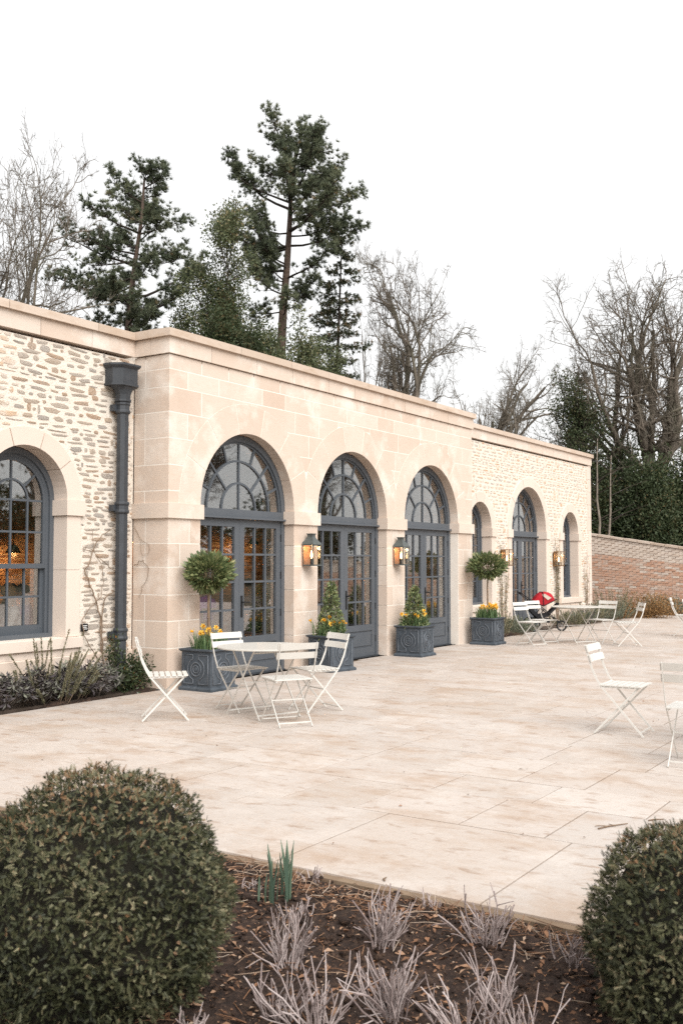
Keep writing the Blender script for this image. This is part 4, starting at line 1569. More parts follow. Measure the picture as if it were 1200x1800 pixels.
# ---- interior: lamps, furniture, people -----------------------------------
def inner_lamp(x, y, z, e, label):
    t = thing('pendant_lamp', label, 'lamp', (x, y, z), group='warm lamps inside the building')
    G().lathe([(.03, .16), (.06, .14), (.15, .0), (.145, .0), (.055, .135)], 16, cap=False).obj('lamp_shade', M['brass'], t)
    G().lathe([(.005, .02), (.03, .05), (.03, .08), (.012, .11)], 10).obj('bulb', M['bulb'], t)
    G().tube([(0, 0, .16), (0, 0, 4.0 - z)], .006, 4).obj('cord', M['black'], t)
    ld = bpy.data.lights.new('pendant_light', 'POINT')
    ld.energy = e; ld.color = (1, .50, .18); ld.shadow_soft_size = .05
    lo = bpy.data.objects.new('pendant_light', ld); col.objects.link(lo); lo.parent = t; lo.location = (0, 0, -.03)


inner_lamp(.4, 6.3, 1.75, 45, 'warm pendant lamp glowing inside behind the left sash window')
inner_lamp(2.6, 6.2, 1.75, 25, 'warm pendant lamp inside, deep behind the first glazed door')
inner_lamp(5.6, 6.2, 2.0, 16, 'warm pendant lamp inside, deep behind the first and second doors')
inner_lamp(9.6, 6.2, 2.0, 14, 'warm pendant lamp inside, deep behind the second and third doors')


def table_in(x, y, label):
    t = thing('dining_table', label, 'table', (x, y, .013), group='oak tables inside')
    G().box((-.75, -.4, .71), (.75, .4, .75)).obj('table_top', M['wood'], t)
    for sx in (-.55, .55):
        for s in (-1, 1):
            G().bar((sx, -s * .3, .71), (sx, s * .3, 0), .05, .06, up=(1, 0, 0)).obj('leg', M['wood'], t)


def seat_in(x, y, rz, label):
    t = thing('dining_chair', label, 'chair', (x, y, .013), rz, group='dark dining chairs inside')
    G().box((-.21, -.21, .43), (.21, .21, .46)).obj('seat', M['wood'], t)
    for sx in (-1, 1):
        G().bar((sx * .19, -.2, 0), (sx * .19, -.24, .85), .03).obj('leg', M['wood'], t)
        G().bar((sx * .19, .19, 0), (sx * .19, .19, .43), .03).obj('leg', M['wood'], t)
    for z in (.62, .80):
        G().box((-.19, -.245 + (.0), z), (.19, -.225, z + .07)).obj('back_rail', M['wood'], t)


skin = mat('skin', (0.50, 0.30, 0.21), rough=.6)


def person(x, y, rz, label, shirt, legs, hair, long_hair=False):
    """seated figure grown from a joint skeleton, leaning a little forward"""
    t = thing('person', label, 'person', (x, y, .013), rz, group='people sitting inside')
    J_ = {'pel': (0, 0, .52), 'bel': (0, .01, .68), 'che': (0, .05, .88), 'nb': (0, .07, 1.03), 'nk': (0, .09, 1.09), 'hd': (0, .115, 1.17), 'top': (0, .12, 1.27)}
    R_ = {'pel': .135, 'bel': .125, 'che': .135, 'nb': .07, 'nk': .052, 'hd': .078, 'top': .07}
    E_ = [('pel', 'bel'), ('bel', 'che'), ('che', 'nb'), ('nb', 'nk'), ('nk', 'hd'), ('hd', 'top')]
    for s, n in ((-1, 'l'), (1, 'r')):
        J_.update({n + 'sh': (s * .17, .06, .97), n + 'el': (s * .23, .13, .76), n + 'wr': (s * .14, .34, .77), n + 'ha': (s * .10, .42, .775),
                   n + 'hip': (s * .10, .06, .50), n + 'kn': (s * .12, .45, .49), n + 'an': (s * .12, .43, .09), n + 'to': (s * .13, .58, .035)})
        R_.update({n + 'sh': .062, n + 'el': .045, n + 'wr': .03, n + 'ha': .035, n + 'hip': .10, n + 'kn': .065, n + 'an': .042, n + 'to': .035})
        E_ += [('che', n + 'sh'), (n + 'sh', n + 'el'), (n + 'el', n + 'wr'), (n + 'wr', n + 'ha'), ('pel', n + 'hip'), (n + 'hip', n + 'kn'), (n + 'kn', n + 'an'), (n + 'an', n + 'to')]
    ks = list(J_)
    me = bpy.data.meshes.new('body')
    me.from_pydata([J_[k] for k in ks], [(ks.index(a), ks.index(b)) for a, b in E_], [])
    tmp = bpy.data.objects.new('body_tmp', me); col.objects.link(tmp)
    sk = tmp.modifiers.new('skin', 'SKIN')
    if not me.skin_vertices: me.skin_vertices.new()
    for i, k in enumerate(ks):
        me.skin_vertices[0].data[i].radius = (R_[k], R_[k] * (.75 if k in ('pel', 'bel', 'che') else 1))
        me.skin_vertices[0].data[i].use_root = k == 'pel'
    sb = tmp.modifiers.new('sub', 'SUBSURF'); sb.levels = 2; sb.render_levels = 2
    dg = bpy.context.evaluated_depsgraph_get()
    m2 = bpy.data.meshes.new_from_object(tmp.evaluated_get(dg))
    bpy.data.objects.remove(tmp)
    m2.materials.clear()
    for m_ in (shirt, legs, skin): m2.materials.append(m_)
    for p in m2.polygons:
        c = p.center
        p.use_smooth = True
        if c.z > 1.045 or (c.y > .31 and c.z > .62): p.material_index = 2
        elif c.z < .60: p.material_index = 1
    link('body', m2, None, t)
    r = np.random.default_rng(int(abs(x * 100)))
    hg = G()
    v, f = [], []
    n = 14
    rows_ = [(RAD(a)) for a in (-8, 15, 38, 60, 80, 90)]
    for i, a in enumerate(rows_):
        for j in range(n):
            b = 2 * PI * j / n
            front = max(0, math.sin(b))
            rr = .098 * math.cos(a)
            z = 1.205 + .105 * math.sin(a) + (.07 * front if a < .6 else 0) - ((.16 if long_hair else .0) * (1 - front) if i == 0 else 0)
            v.append((rr * math.cos(b) * .9, .112 + rr * math.sin(b) * 1.05, z))
    f = [(i * n + j, i * n + (j + 1) % n, i * n + n + (j + 1) % n, i * n + n + j) for i in range(len(rows_) - 1) for j in range(n)]
    hg.add(v, f).obj('hair', hair, t, smooth=True)
    fg = G()
    fg.lathe([(.004, 0), (.016, .012), (.010, .04), (.003, .05)], 6, (0, .196, 1.165))
    for s in (-1, 1):
        fg.lathe([(.004, -.022), (.012, -.01), (.014, .01), (.006, .025)], 6, (s * .082, .112, 1.185))
    fg.obj('face', skin, t, smooth=True)
    return t


sh_white = mat('white shirt cloth', (0.62, 0.58, 0.55), rough=.85)
sh_purple = mat('purple jumper', (0.16, 0.04, 0.20), rough=.9)
sh_dark = mat('dark jacket', (0.02, 0.022, 0.026), rough=.9)
sh_pink = mat('pale pink top', (0.60, 0.45, 0.44), rough=.9)
jean = mat('dark trousers', (0.02, 0.024, 0.04), rough=.9)
h_dark = mat('dark brown hair', (0.025, 0.014, 0.01), rough=.6)
h_blond = mat('fair hair', (0.33, 0.19, 0.09), rough=.6)
h_grey = mat('grey hair', (0.35, 0.33, 0.31), rough=.7)


def seated(px, depth, rz, label, *a, **k):
    p = spot(px, depth)
    person(p[0], p[1], rz, label, *a, **k)
    q = (p[0], p[1] - 0.0)
    seat_in(p[0], p[1], rz, 'chair inside under the ' + label.replace('person in ', '').split(' seated')[0].split(' behind')[0] + ' sitter')


seated(33, 12.5, RAD(60), 'person in white shirt with fair hair seated inside the left sash window', sh_white, jean, h_blond, long_hair=True)
seated(57, 12.7, RAD(40), 'person in purple jumper seated at the right of the left sash window', sh_purple, jean, h_dark)
seated(8, 13.0, RAD(-70), 'person in dark jacket seated inside at the left picture edge', sh_dark, jean, h_dark)
seated(362, 15.6, RAD(-20), 'person in bright purple seated behind the first glazed door', mat('bright purple top', (0.32, 0.05, 0.36), rough=.9), jean, h_dark)
seated(446, 16.4, RAD(-10), 'person in pale pink top seated behind the door handle of the first door', sh_pink, jean, h_dark)
seated(583, 19.2, RAD(-60), 'person in dark jacket with grey hair seated behind the second door', sh_dark, jean, h_grey)
p = spot(30, 13.6); table_in(p[0], p[1] + .3, 'oak table inside the left sash window')
p = spot(400, 16.9); table_in(p[0], p[1] + .4, 'oak trestle table inside the first glazed door')
p = spot(590, 20.6); table_in(p[0], p[1] + .4, 'oak table inside the second glazed door')
p = spot(740, 24.5); table_in(p[0], p[1] + .4, 'oak table inside the third glazed door')

# ================================================================ BEDS AND PLANTING
UPV = -FWD * math.sin(TILT) + np.array([0, 0, 1.0]) * math.cos(TILT)
FWV = FWD * math.cos(TILT) + np.array([0, 0, 1.0]) * math.sin(TILT)


def ray(px, py):
    return nrm(FWV * 1750 + RGT * (px - 600) - UPV * (py - 900))


def ground(px, py, z=0.0):
    d = ray(px, py)
    return EYE + d * ((z - EYE[2]) / d[2])


def on_wall(px, py, y):
    d = ray(px, py)
    return EYE + d * ((y - EYE[1]) / d[1])


def on_side(px, py, x):
    d = ray(px, py)
    return EYE + d * ((x - EYE[0]) / d[0])


_ph = rng.uniform(0, 6.28, (40, 2)); _fr = rng.uniform(3, 34, 40); _an = rng.uniform(0, 6.28, 40)


def soil_h(x, y):
    h = np.zeros_like(np.asarray(x, float))
    for i in range(40):
        h = h + np.sin((x * math.cos(_an[i]) + y * math.sin(_an[i])) * _fr[i] + _ph[i, 0]) * (.055 / _fr[i] ** .75)
    return h * .32 + .0


def soil_patch(name, x0, x1, y0, y1, step, z, label, edge=.05):
    nx, ny = int((x1 - x0) / step) + 1, int((y1 - y0) / step) + 1
    X, Y = np.meshgrid(np.linspace(x0, x1, nx), np.linspace(y0, y1, ny), indexing='ij')
    H = soil_h(X, Y)
    fall = np.clip(np.minimum.reduce([X - x0, x1 - X, Y - y0, y1 - Y]) / edge, 0, 1)
    Z = z + (H + rng.normal(0, .0035, H.shape)) * fall + .0 - .02 * (1 - fall)
    v = np.stack([X, Y, Z], -1).reshape(-1, 3)
    i = (np.arange(nx - 1)[:, None] * ny + np.arange(ny - 1)[None]).ravel()
    f = np.stack([i, i + ny, i + ny + 1, i + 1], 1)
    o = link(name, mk(name, v, f, smooth=False), M['soil'])
    return tag(o, label, 'soil', kind='structure')


soil_patch('planting_bed', -9.9, BED_X - .05, -11.0, -2.0, .028, -.012, 'dark bare soil of the foreground planting bed')
soil_patch('planting_bed', LX, -.02, .065, .60, .05, .0, 'narrow soil bed along the left rubble wall')
soil_patch('planting_bed', BW + .02, RX, .065, .60, .06, .0, 'narrow soil bed along the far rubble wall')
soil_patch('planting_bed', RX + .02, 23.9, .07, 8.0, .15, .0, 'soil bed between building end and brick wall')
soil_patch('planting_bed', 21.02, 23.9, -14, .06, .15, .0, 'soil bed at the foot of the brick wall')


def cloud(name, material, parent, parts, kind=None):
    v, f, t = join(parts)
    o = link(name, mk(name, v, f, t), material, parent)
    return tag(o, kind=kind)


# ---- clipped yew balls in front -------------------------------------------
def yew(px, depth, rx, zc, rz, label, seed):
    r = np.random.default_rng(seed)
    b = spot(px, depth)
    t = thing('yew_ball', label, 'shrub', (b[0], b[1], 0), group='clipped yew balls in the foreground bed')

    def surf(d):
        k = 1 + .035 * np.sin(d[:, 0] * 5 + seed) * np.cos(d[:, 1] * 6 + 1) + .03 * np.sin(d[:, 2] * 9 + d[:, 0] * 4 + seed) + .02 * np.sin(d[:, 1] * 17 + d[:, 2] * 13)
        return k[:, None] * np.array([rx, rx, rz])

    # inner twiggy core
    g = G()
    nu, nv = 26, 14
    vs = []
    for i in range(nv + 1):
        a = -PI / 2 + PI * i / nv
        for j in range(nu):
            c = 2 * PI * j / nu
            d = np.array([[math.cos(a) * math.cos(c), math.cos(a) * math.sin(c), math.sin(a)]])
            p = (d * surf(d) * .86)[0]
            vs.append((p[0], p[1], max(p[2] + zc, .0)))
    fs = [(i * nu + j, i * nu + (j + 1) % nu, i * nu + nu + (j + 1) % nu, i * nu + nu + j) for i in range(nv) for j in range(nu)]
    g.add(vs, fs).obj('twigs', M['yew_core'], t)
    n = 26000
    d = nrm(r.normal(size=(n, 3)))
    d = d[(d[:, 2] * rz + zc > .01)]
    n = len(d)
    k = 1 - np.abs(r.normal(0, .045, n)) + r.normal(0, .007, n)
    hole = np.sin(d[:, 0] * 23 + 2) * np.sin(d[:, 1] * 21 + seed) * np.sin(d[:, 2] * 19 + 1)
    k -= np.clip(hole - .25, 0, 1) * .16
    k += .022 * np.sin(d[:, 0] * 31 + 1) * np.sin(d[:, 1] * 29 + seed) + .018 * np.sin(d[:, 2] * 37 + d[:, 0] * 21)
    low = d[:, 2] * rz + zc < .22
    k = np.where(low, k - np.abs(r.normal(0, .05, n)), k)
    P = d * surf(d) * k[:, None] + np.array([0, 0, zc])
    # sprays: flat feathers of needles
    D = nrm(d * .5 + r.normal(size=(n, 3)) * .6 + np.array([0, 0, .15]))
    N = nrm(d + r.normal(size=(n, 3)) * .5)
    S = nrm(np.cross(D, N))
    L = r.uniform(.010, .032, n)
    m = 6
    vv, tt = [], []
    tone_shade = np.clip(.40 + .14 * np.sin(d[:, 0] * 7 + 3 * d[:, 2] + seed) + r.normal(0, .24, n) - (k < .93) * .2, 0, .86)  # random tone; sprays set deep are tinted darker, shade put into the colour
    # bronze tips on the upper cap, here and there elsewhere
    rust = r.uniform(0, 1, n) < np.clip((d[:, 2] - .55) * 1.0, .012, .42)
    tone_shade = np.where(rust & (k > .95), r.uniform(.86, 1, n), tone_shade)
    for s in (-1, 1):
        for q in range(m):
            u = (q + .5) / m
            base = P + D * (L * u)[:, None]
            nl = (.0125 * (1 - .45 * u)) * r.uniform(.8, 1.15, n)
            nd = nrm(S * s * .8 + D * .75 + N * .12)
            w = .0030
            vv.append(np.stack([base - D * w / 2, base + D * w / 2, base + nd * nl[:, None]], 1))
            tt.append(np.clip(tone_shade + r.normal(0, .04, n), 0, 1))
    vv.append(np.stack([P - S * .0012, P + S * .0012, P + D * (L * 1.25)[:, None]], 1)); tt.append(tone_shade)
    V = np.concatenate(vv).reshape(-1, 3)
    T = np.concatenate(tt)
    link('foliage', mk('foliage', V, np.arange(len(V)).reshape(-1, 3), T), M['yew'], t)
    st = G().tube([(0, 0, -.03), (0, 0, .2)], [.03, .025], 7)
    st.obj('stem', M['bark_dark'], t)
    return t


yew(178, 3.72, .495, .335, .475, 'clipped yew ball with bronze tips at the lower left', 5)
yew(1268, 3.50, .475, .26, .45, 'clipped yew ball cut by the lower right picture edge', 8)


# ---- pruned stems ----------------------------------------------------------
def stub(px, py, h, n, spread, label, seed, lean=0.0):
    r = np.random.default_rng(seed)
    b = ground(px, py)
    P, Rr, T = [], [], []
    for i in range(int(n * 1.35)):
        a = r.uniform(0, 2 * PI)
        q = r.uniform(0, .06)
        e = r.uniform(.1, 1) * spread
        d = nrm(np.array([math.cos(a) * e + lean * RGT[0], math.sin(a) * e + lean * RGT[1], 1.0]))
        p = np.array([math.cos(a) * q, math.sin(a) * q, -.02])
        L = h * r.uniform(.45, 1.0)
        pts = [p]
        for k in range(4):
            d = nrm(d + r.normal(0, .17, 3))
            pts.append(pts[-1] + d * L / 4)
        P.append(pts); rr = r.uniform(.0024, .0042); Rr.append([rr * 1.15, rr, rr * .95, rr * .9, rr * .8]); T.append(r.beta(2, 1.6))
        if r.uniform() < .85:
            for kk in range(r.integers(1, 4)):
                j = r.integers(1, 4)
                d2 = nrm(d + r.normal(0, .5, 3) + np.array([0, 0, .3]))
                pts2 = [pts[j]]
                for k in range(4):
                    d2 = nrm(d2 + r.normal(0, .10, 3)); pts2.append(pts2[-1] + d2 * L * .10)
                P.append(pts2); Rr.append([rr * .75, rr * .65, rr * .6, rr * .55, rr * .45]); T.append(r.beta(2, 1.6))
    v, f = tubes(np.array(P), np.array(Rr), 5)
    t = np.repeat(np.array(T), 4 * 5)
    # cut ends
    o = link('pruned_shrub', mk('pruned_shrub', v, f, t), M['stub'], None, (b[0], b[1], float(soil_h(b[0], b[1])) - .012))
    return tag(o, label, 'shrub', 'pruned leafless shrubs in the foreground bed')


ST = [(505, 1690, .27, 24, .55, 'pale pruned stems right of the left yew ball, in the second row'),
      (672, 1668, .26, 26, .5, 'tall fan of pale pruned stems in the middle of the bed'),
      (853, 1664, .24, 24, .62, 'fan of pale pruned stems by the terrace edge left of the right yew'),
      (492, 1765, .23, 16, .6, 'low pale pruned stems close to the base of the left yew ball'),
      (556, 1800, .30, 18, .55, 'pale pruned stems at the bottom edge left of centre'),
      (688, 1778, .30, 30, .62, 'largest spread of pale pruned stems near the bottom centre'),
      (872, 1762, .24, 17, .5, 'thin pale pruned stems below the terrace edge clump, left of the right yew'),
      (812, 1822, .27, 15, .5, 'pale pruned stems cut by the bottom edge right of centre'),
      (912, 1835, .26, 13, .4, 'few pale pruned stems at the bottom edge near the right yew'),
      (1003, 1700, .20, 9, .5, 'sparse pruned stems touching the right yew ball'),
      (548, 1545, .12, 10, .4, 'short pale stubs beside the green daffodil shoots'),
      (760, 1597, .09, 9, .35, 'short tan stubs at the terrace edge in the middle'),
      (535, 1612, .11, 8, .4, 'short tan stubs just below the green daffodil shoots'),
      (445, 1560, .08, 7, .4, 'tiny stubs between the left yew ball and the daffodil shoots'),
      (330, 1815, .12, 9, .5, 'short pale stubs under the left yew ball at the bottom edge')]
for i, s in enumerate(ST):
    stub(*s, seed=100 + i)


def shoots(x, y, z, n, rad, h0, h1, w, material, label, seed, lean=.3, name='daffodil_shoots'):
    r = np.random.default_rng(seed)
    v, f, t = blades(n, rad, h0, h1, w, r, lean, sq=False)
    o = link(name, mk(name, v, f, t), material, None, (x, y, z))
    return tag(o, label, 'plant')


b = ground(493, 1583); shoots(b[0], b[1], -.02, 17, .05, .20, .31, .017, M['shoot'], 'upright blue green daffodil shoots in the foreground bed', 41, .25)
b = ground(462, 1583); shoots(b[0], b[1], -.02, 4, .02, .10, .16, .012, M['shoot'], 'tiny green shoot left of the daffodil shoots', 42, .25)

# ---- litter on the foreground soil ---------------------------------------
r = np.random.default_rng(51)
n = 19000
X = r.uniform(-8.6, BED_X - .07, n); Y = r.uniform(-9.0, -4.2, n)
Z = soil_h(X, Y) - .012 + .006
P = np.stack([X, Y, Z], 1)
D = nrm(np.stack([r.normal(size=n), r.normal(size=n), r.normal(0, .25, n)], 1))
N = nrm(np.stack([r.normal(0, .35, n), r.normal(0, .35, n), np.ones(n)], 1))
big = r.uniform(size=n) < .16
L = np.where(big, r.uniform(.025, .055, n), r.uniform(.007, .026, n))
v1, f1 = leaves(P, D, L, L * r.uniform(.3, .6, n), .3, N=N)
t1 = np.repeat(np.where(big, r.uniform(.3, .8, n), r.beta(1.2, 1.5, n)), 2)
m = 1700
X = r.uniform(-8.4, BED_X - .06, m); Y = r.uniform(-9.0, -4.2, m)
X = np.where(r.uniform(size=m) < .45, BED_X - .06 - np.abs(r.normal(0, .22, m)), X)
Z = soil_h(X, Y) + .0
A = r.uniform(0, PI, m); Lq = r.uniform(.04, .19, m)
p0 = np.stack([X, Y, Z], 1)
p1 = p0 + np.stack([np.cos(A) * Lq, np.sin(A) * Lq, r.normal(0, .012, m)], 1)
mid = (p0 + p1) / 2 + r.normal(0, .006, (m, 3))
keep = (p1[:, 0] < BED_X - .02)
v2, f2 = tubes(np.stack([p0, mid, p1], 1)[keep], np.tile(np.array([[.0022, .002, .0014]]), (keep.sum(), 1)), 3)
cloud('leaf_litter', M['leaf_litter'], None, [(v1, f1, t1), (v2, f2, np.repeat(np.repeat(r.uniform(.3, 1, keep.sum()), 6), 2))], 'stuff')
tag(bpy.data.objects['leaf_litter'], 'dead leaves, bark chips and straw scattered on the dark soil', 'leaf litter')

# soil clods
cg = G()
ico = [(0, 0, 1), (.9, 0, .3), (.28, .85, .35), (-.72, .53, .3), (-.72, -.53, .33), (.28, -.85, .3), (0, 0, -.6)]
icf = [(0, i, i % 5 + 1) for i in range(1, 6)] + [(6, i % 5 + 1, i) for i in range(1, 6)]
cv = np.array(ico)
nn = 5200
X = r.uniform(-8.6, BED_X - .08, nn); Y = r.uniform(-9.0, -4.2, nn)
S = r.gamma(2.0, .0035, nn) + .003
V = (cv[None] * S[:, None, None] * r.uniform(.6, 1.3, (nn, 7, 3))) + np.stack([X, Y, soil_h(X, Y) - .012 + S * .3], 1)[:, None]
F = (np.array(icf)[None] + (np.arange(nn) * 7)[:, None, None]).reshape(-1, 3)
o = link('soil_clods', mk('soil_clods', V.reshape(-1, 3), F), M['soil'])
tag(o, 'crumbs and clods of dark soil in the foreground bed', 'soil', kind='stuff')

# fallen twigs on the paving
for (px, py, a, L_, lab) in ((1077, 1452, -.5, .24, 'small forked brown twig lying on the pale paving at the right'), (1153, 1441, -.75, .11, 'short brown twig on the paving near the right yew ball'),
                             (678, 1545, .3, .05, 'tiny orange leaf stalk on the paving near the bed edge')):
    b = ground(px, py, .006)
    d = np.array([math.cos(a), math.sin(a), 0]); s = np.array([-d[1], d[0], 0])
    g = G().tube([b - d * L_ / 2, b - d * L_ * .1 + s * .012, b + d * L_ / 2 + s * .004], [.0045, .005, .003], 5)
    if L_ > .2:
        g.tube([b - d * L_ * .1 + s * .012, b - d * L_ * .28 + s * .045, b - d * L_ * .42 + s * .05], [.003, .0025, .002], 4)
        g.tube([b + d * L_ * .05 + s * .01, b + s * .05 + d * .01], [.003, .002], 4)
    tag(g.obj('twig', M['twig']), lab, 'twig')
r = np.random.default_rng(52)
n = 80
X = r.uniform(-4.6, 9, n); Y = r.uniform(-7, -.2, n)
N = nrm(np.stack([r.normal(0, .25, n), r.normal(0, .25, n), np.ones(n)], 1))
v, f = leaves(np.stack([X, Y, np.full(n, .006)], 1), nrm(np.stack([r.normal(size=n), r.normal(size=n), np.full(n, .1)], 1)), r.uniform(.012, .045, n), r.uniform(.008, .02, n), .3, N=N)
o = link('paving_litter', mk('paving_litter', v, f, np.repeat(r.uniform(0, .6, n), 2)), M['leaf_litter'])
tag(o, 'specks of leaf litter blown across the paving', 'leaf litter', kind='stuff')


# ---- left bed ----------------------------------------------------------
def sage(x, y, label, seed, nr=26, w=.34, h=.28):
    r = np.random.default_rng(seed)
    t = thing('purple_sage', label, 'shrub', (x, y, 0), group='purple sage along the left wall')
    Pp, Dd, Ll, Ww, Nn, Tt = [], [], [], [], [], []
    g = G()
    for k in range(nr):
        a = r.uniform(0, 2 * PI); q = math.sqrt(r.uniform(0, 1))
        c = np.array([math.cos(a) * q * w, math.sin(a) * q * w * .62, h * (1 - .65 * q * q) * r.uniform(.75, 1.1) + .03])
        g.tube([(c[0] * .3, c[1] * .3, 0), tuple(c * np.array([.8, .8, .6])), tuple(c)], [.006, .005, .003], 4)
        tint = np.clip(r.normal(.42, .22), 0, 1)
        for j in range(17):
            aa = r.uniform(0, 2 * PI); el = r.uniform(-.9, .9)
            d = nrm(np.array([math.cos(aa), math.sin(aa), el]))
            Pp.append(c + d * .01 + np.array([0, 0, r.uniform(-.05, .03)])); Dd.append(d); Ll.append(r.uniform(.06, .11)); Ww.append(r.uniform(.02, .034))
            Nn.append(np.array([0, 0, 1.0]) + r.normal(0, .35, 3)); Tt.append(np.clip(tint + r.normal(0, .15), 0, 1))
    g.obj('stems', M['bark_dark'], t)
    v, f = leaves(np.array(Pp), np.array(Dd), np.array(Ll), np.array(Ww), -.25, N=nrm(np.array(Nn)))
    link('leaves', mk('leaves', v, f, np.repeat(np.array(Tt), 2)), M['sage'], t)


for i, (x, y, lab) in enumerate(((-2.75, .32, 'purple sage cut by the left picture edge'), (-2.25, .28, 'purple sage at the left under the sash window'),
                                 (-1.78, .27, 'purple sage in front of the rosemary'), (-1.32, .28, 'purple sage right of the rosemary'),
                                 (-.90, .28, 'purple sage below the little wall plaque'))):
    sage(x, y, lab, 60 + i, nr=38, w=.36, h=.37)


def sprigs(name, x, y, label, cat, material, seed, n=12, h0=.4, h1=.8, rad=.15, lean=.25, L=.022, W=.0035, per=70, group=None):
    """upright needle clad sprigs"""
    r = np.random.default_rng(seed)
    t = thing(name, label, cat, (x, y, 0), group=group)
    P, D, T = [], [], []
    g = G()
    for k in range(n):
        a = r.uniform(0, 2 * PI); q = rad * math.sqrt(r.uniform(0, 1)); h = r.uniform(h0, h1)
        p = np.array([math.cos(a) * q, math.sin(a) * q, 0])
        d = nrm(np.array([math.cos(a) * lean * q / rad, math.sin(a) * lean * q / rad, 1]) + r.normal(0, .08, 3))
        pts = [p]
        for s in range(4):
            d = nrm(d + r.normal(0, .06, 3)); pts.append(pts[-1] + d * h / 4)
        g.tube(pts, [.004, .0035, .003, .0025, .0015], 4)
        u = r.uniform(.18, 1, per) * 4
        i = np.minimum(u.astype(int), 3)
        pts = np.array(pts)
        P.append(pts[i] + (pts[i + 1] - pts[i]) * (u - i)[:, None]); D.append(np.tile(d, (per, 1))); T.append(np.clip(r.normal(.5, .25, per) + .2 * (u / 4 - .5), 0, 1))
    g.obj('stems', M['climber'], t)
    P, D, T = np.concatenate(P), np.concatenate(D), np.concatenate(T)
    v, f = needles(P, D, 4, L, W, .9, r=r)
    link('foliage', mk('foliage', v, f, np.repeat(T, 4)), material, t)
    return t


sprigs('rosemary', -1.52, .42, 'tall feathery rosemary under the left sash window sill', 'shrub', M['rosemary'], 71, 60, .25, .85, .34, .6, .026, .006, 190)
sprigs('rosemary', -1.2, .45, 'lower rosemary against the plinth right of the tall one', 'shrub', M['rosemary'], 72, 34, .22, .6, .24, .6, .026, .006, 150)


def leafy(name, x, y, z, label, cat, material, seed, rx, rz, zc, n, L, W, group=None, ry=None, stems=8, clumps=40, cr=.3, stem_mat=None):
    """leafy bush: clumps of leaves spread through an uneven crown"""
    r = np.random.default_rng(seed)
    ry = ry or rx
    t = thing(name, label, cat, (x, y, z), group=group)
    d = nrm(r.normal(size=(clumps, 3)))
    k = r.uniform(.25, 1, clumps) ** .5
    c = d * k[:, None] * np.array([rx, ry, rz]) * .85 + np.array([0, 0, zc])
    c[:, 2] = np.maximum(c[:, 2], .06 * rz)
    i = r.integers(0, clumps, n)
    off = r.normal(size=(n, 3)) * np.array([rx, ry, rz]) * cr
    P = c[i] + off
    P[:, 2] = np.maximum(P[:, 2], .01)
    D = nrm(nrm(off) + r.normal(size=(n, 3)) * .7 + np.array([0, 0, .2]))
    v, f = leaves(P, D, r.uniform(.6, 1.15, n) * L, r.uniform(.7, 1.2, n) * W, .2, r=r)
    tone = r.normal(.45, .16, clumps)
    link('foliage', mk('foliage', v, f, np.repeat(np.clip(tone[i] + r.normal(0, .14, n), 0, 1), 2)), material, t)
    g = G()
    for s in range(stems):
        e = c[r.integers(0, clumps)]
        m = e * np.array([.45, .45, .55])
        g.tube([(r.normal(0, .02 * rx), r.normal(0, .02 * rx), 0), tuple(m), tuple(e)], [.02 * rx + .004, .014 * rx + .003, .006 * rx + .001], 5)
    g.obj('stems', stem_mat or M['bark_dark'], t)
    return t


leafy('evergreen_shrub', -.30, .30, 0, 'dark glossy evergreen shrub at the foot of the downpipe', 'shrub', M['glossy'], 81, .30, .22, .20, 1500, .055, .024, ry=.2)
leafy('evergreen_shrub', -.52, .40, 0, 'slim leafy evergreen sprig left of the downpipe foot', 'shrub', M['glossy'], 82, .09, .28, .42, 380, .05, .022)
for i, (px, py, lab) in enumerate(((8, 1235, 'broad green bulb leaves at the left picture edge among the sage'), (42, 1225, 'green bulb leaves between the sage under the sash window'),
                                   (172, 1190, 'green bulb leaves at the foot of the climbing rose'), (228, 1205, 'green bulb leaves in front of the dark evergreen shrub'))):
    b = ground(px, py); shoots(b[0], max(b[1], .12), 0, 7, .07, .16, .30, .035, M['shoot'], lab, 90 + i, .7, 'bulb_leaves')


# ---- climbers ----------------------------------------------------------
cl = thing('climbing_rose', 'bare brown climbing rose stems tied to the rubble wall by the downpipe', 'climber', tuple(on_wall(183, 1172, WY - .03) * np.array([1, 1, 0])))
c0 = np.array(cl.location)


def stem(pts, r0, parent, base, wall=True, mat_=None, side=None, n=4):
    P = []
    for q in pts:
        P.append(on_wall(q[0], q[1], WY - .035) if side is None else on_side(q[0], q[1], side))
    P = np.array(P)
    t = np.linspace(0, len(P) - 1, (len(P) - 1) * n + 1)
    Q = np.stack([np.interp(t, range(len(P)), P[:, k]) for k in range(3)], 1)
    Q += rng.normal(0, .006, Q.shape)
    Q[0] = P[0]
    rr = np.linspace(r0, r0 * .45, len(Q))
    G().tube(Q - base, rr, 5).obj('stem', mat_ or M['climber'], parent)


for pts, r0 in (([(184, 1172), (178, 1115), (176, 1085), (170, 1062), (160, 1030), (148, 1003), (158, 990), (165, 962), (180, 940), (200, 928)], .011),
                ([(183, 1172), (178, 1130), (180, 1080), (186, 1050), (196, 1042), (213, 1038), (210, 1020), (200, 1003), (185, 990), (172, 978)], .009),
                ([(180, 1170), (160, 1140), (149, 1115), (145, 1090), (160, 1068), (178, 1050), (182, 1015), (178, 990), (166, 970), (162, 930)], .006),
                ([(165, 968), (152, 966), (146, 961)], .005)):
    stem(pts, r0, cl, c0)
for pts, r0 in (([(236, 995), (244, 987), (252, 986), (260, 998), (262, 1012), (250, 1032), (245, 1050)], .005), ([(236, 925), (246, 945), (262, 958), (262, 970), (252, 978), (247, 965), (247, 950)], .0035)):
    stem(pts, r0, cl, c0, side=-.02)


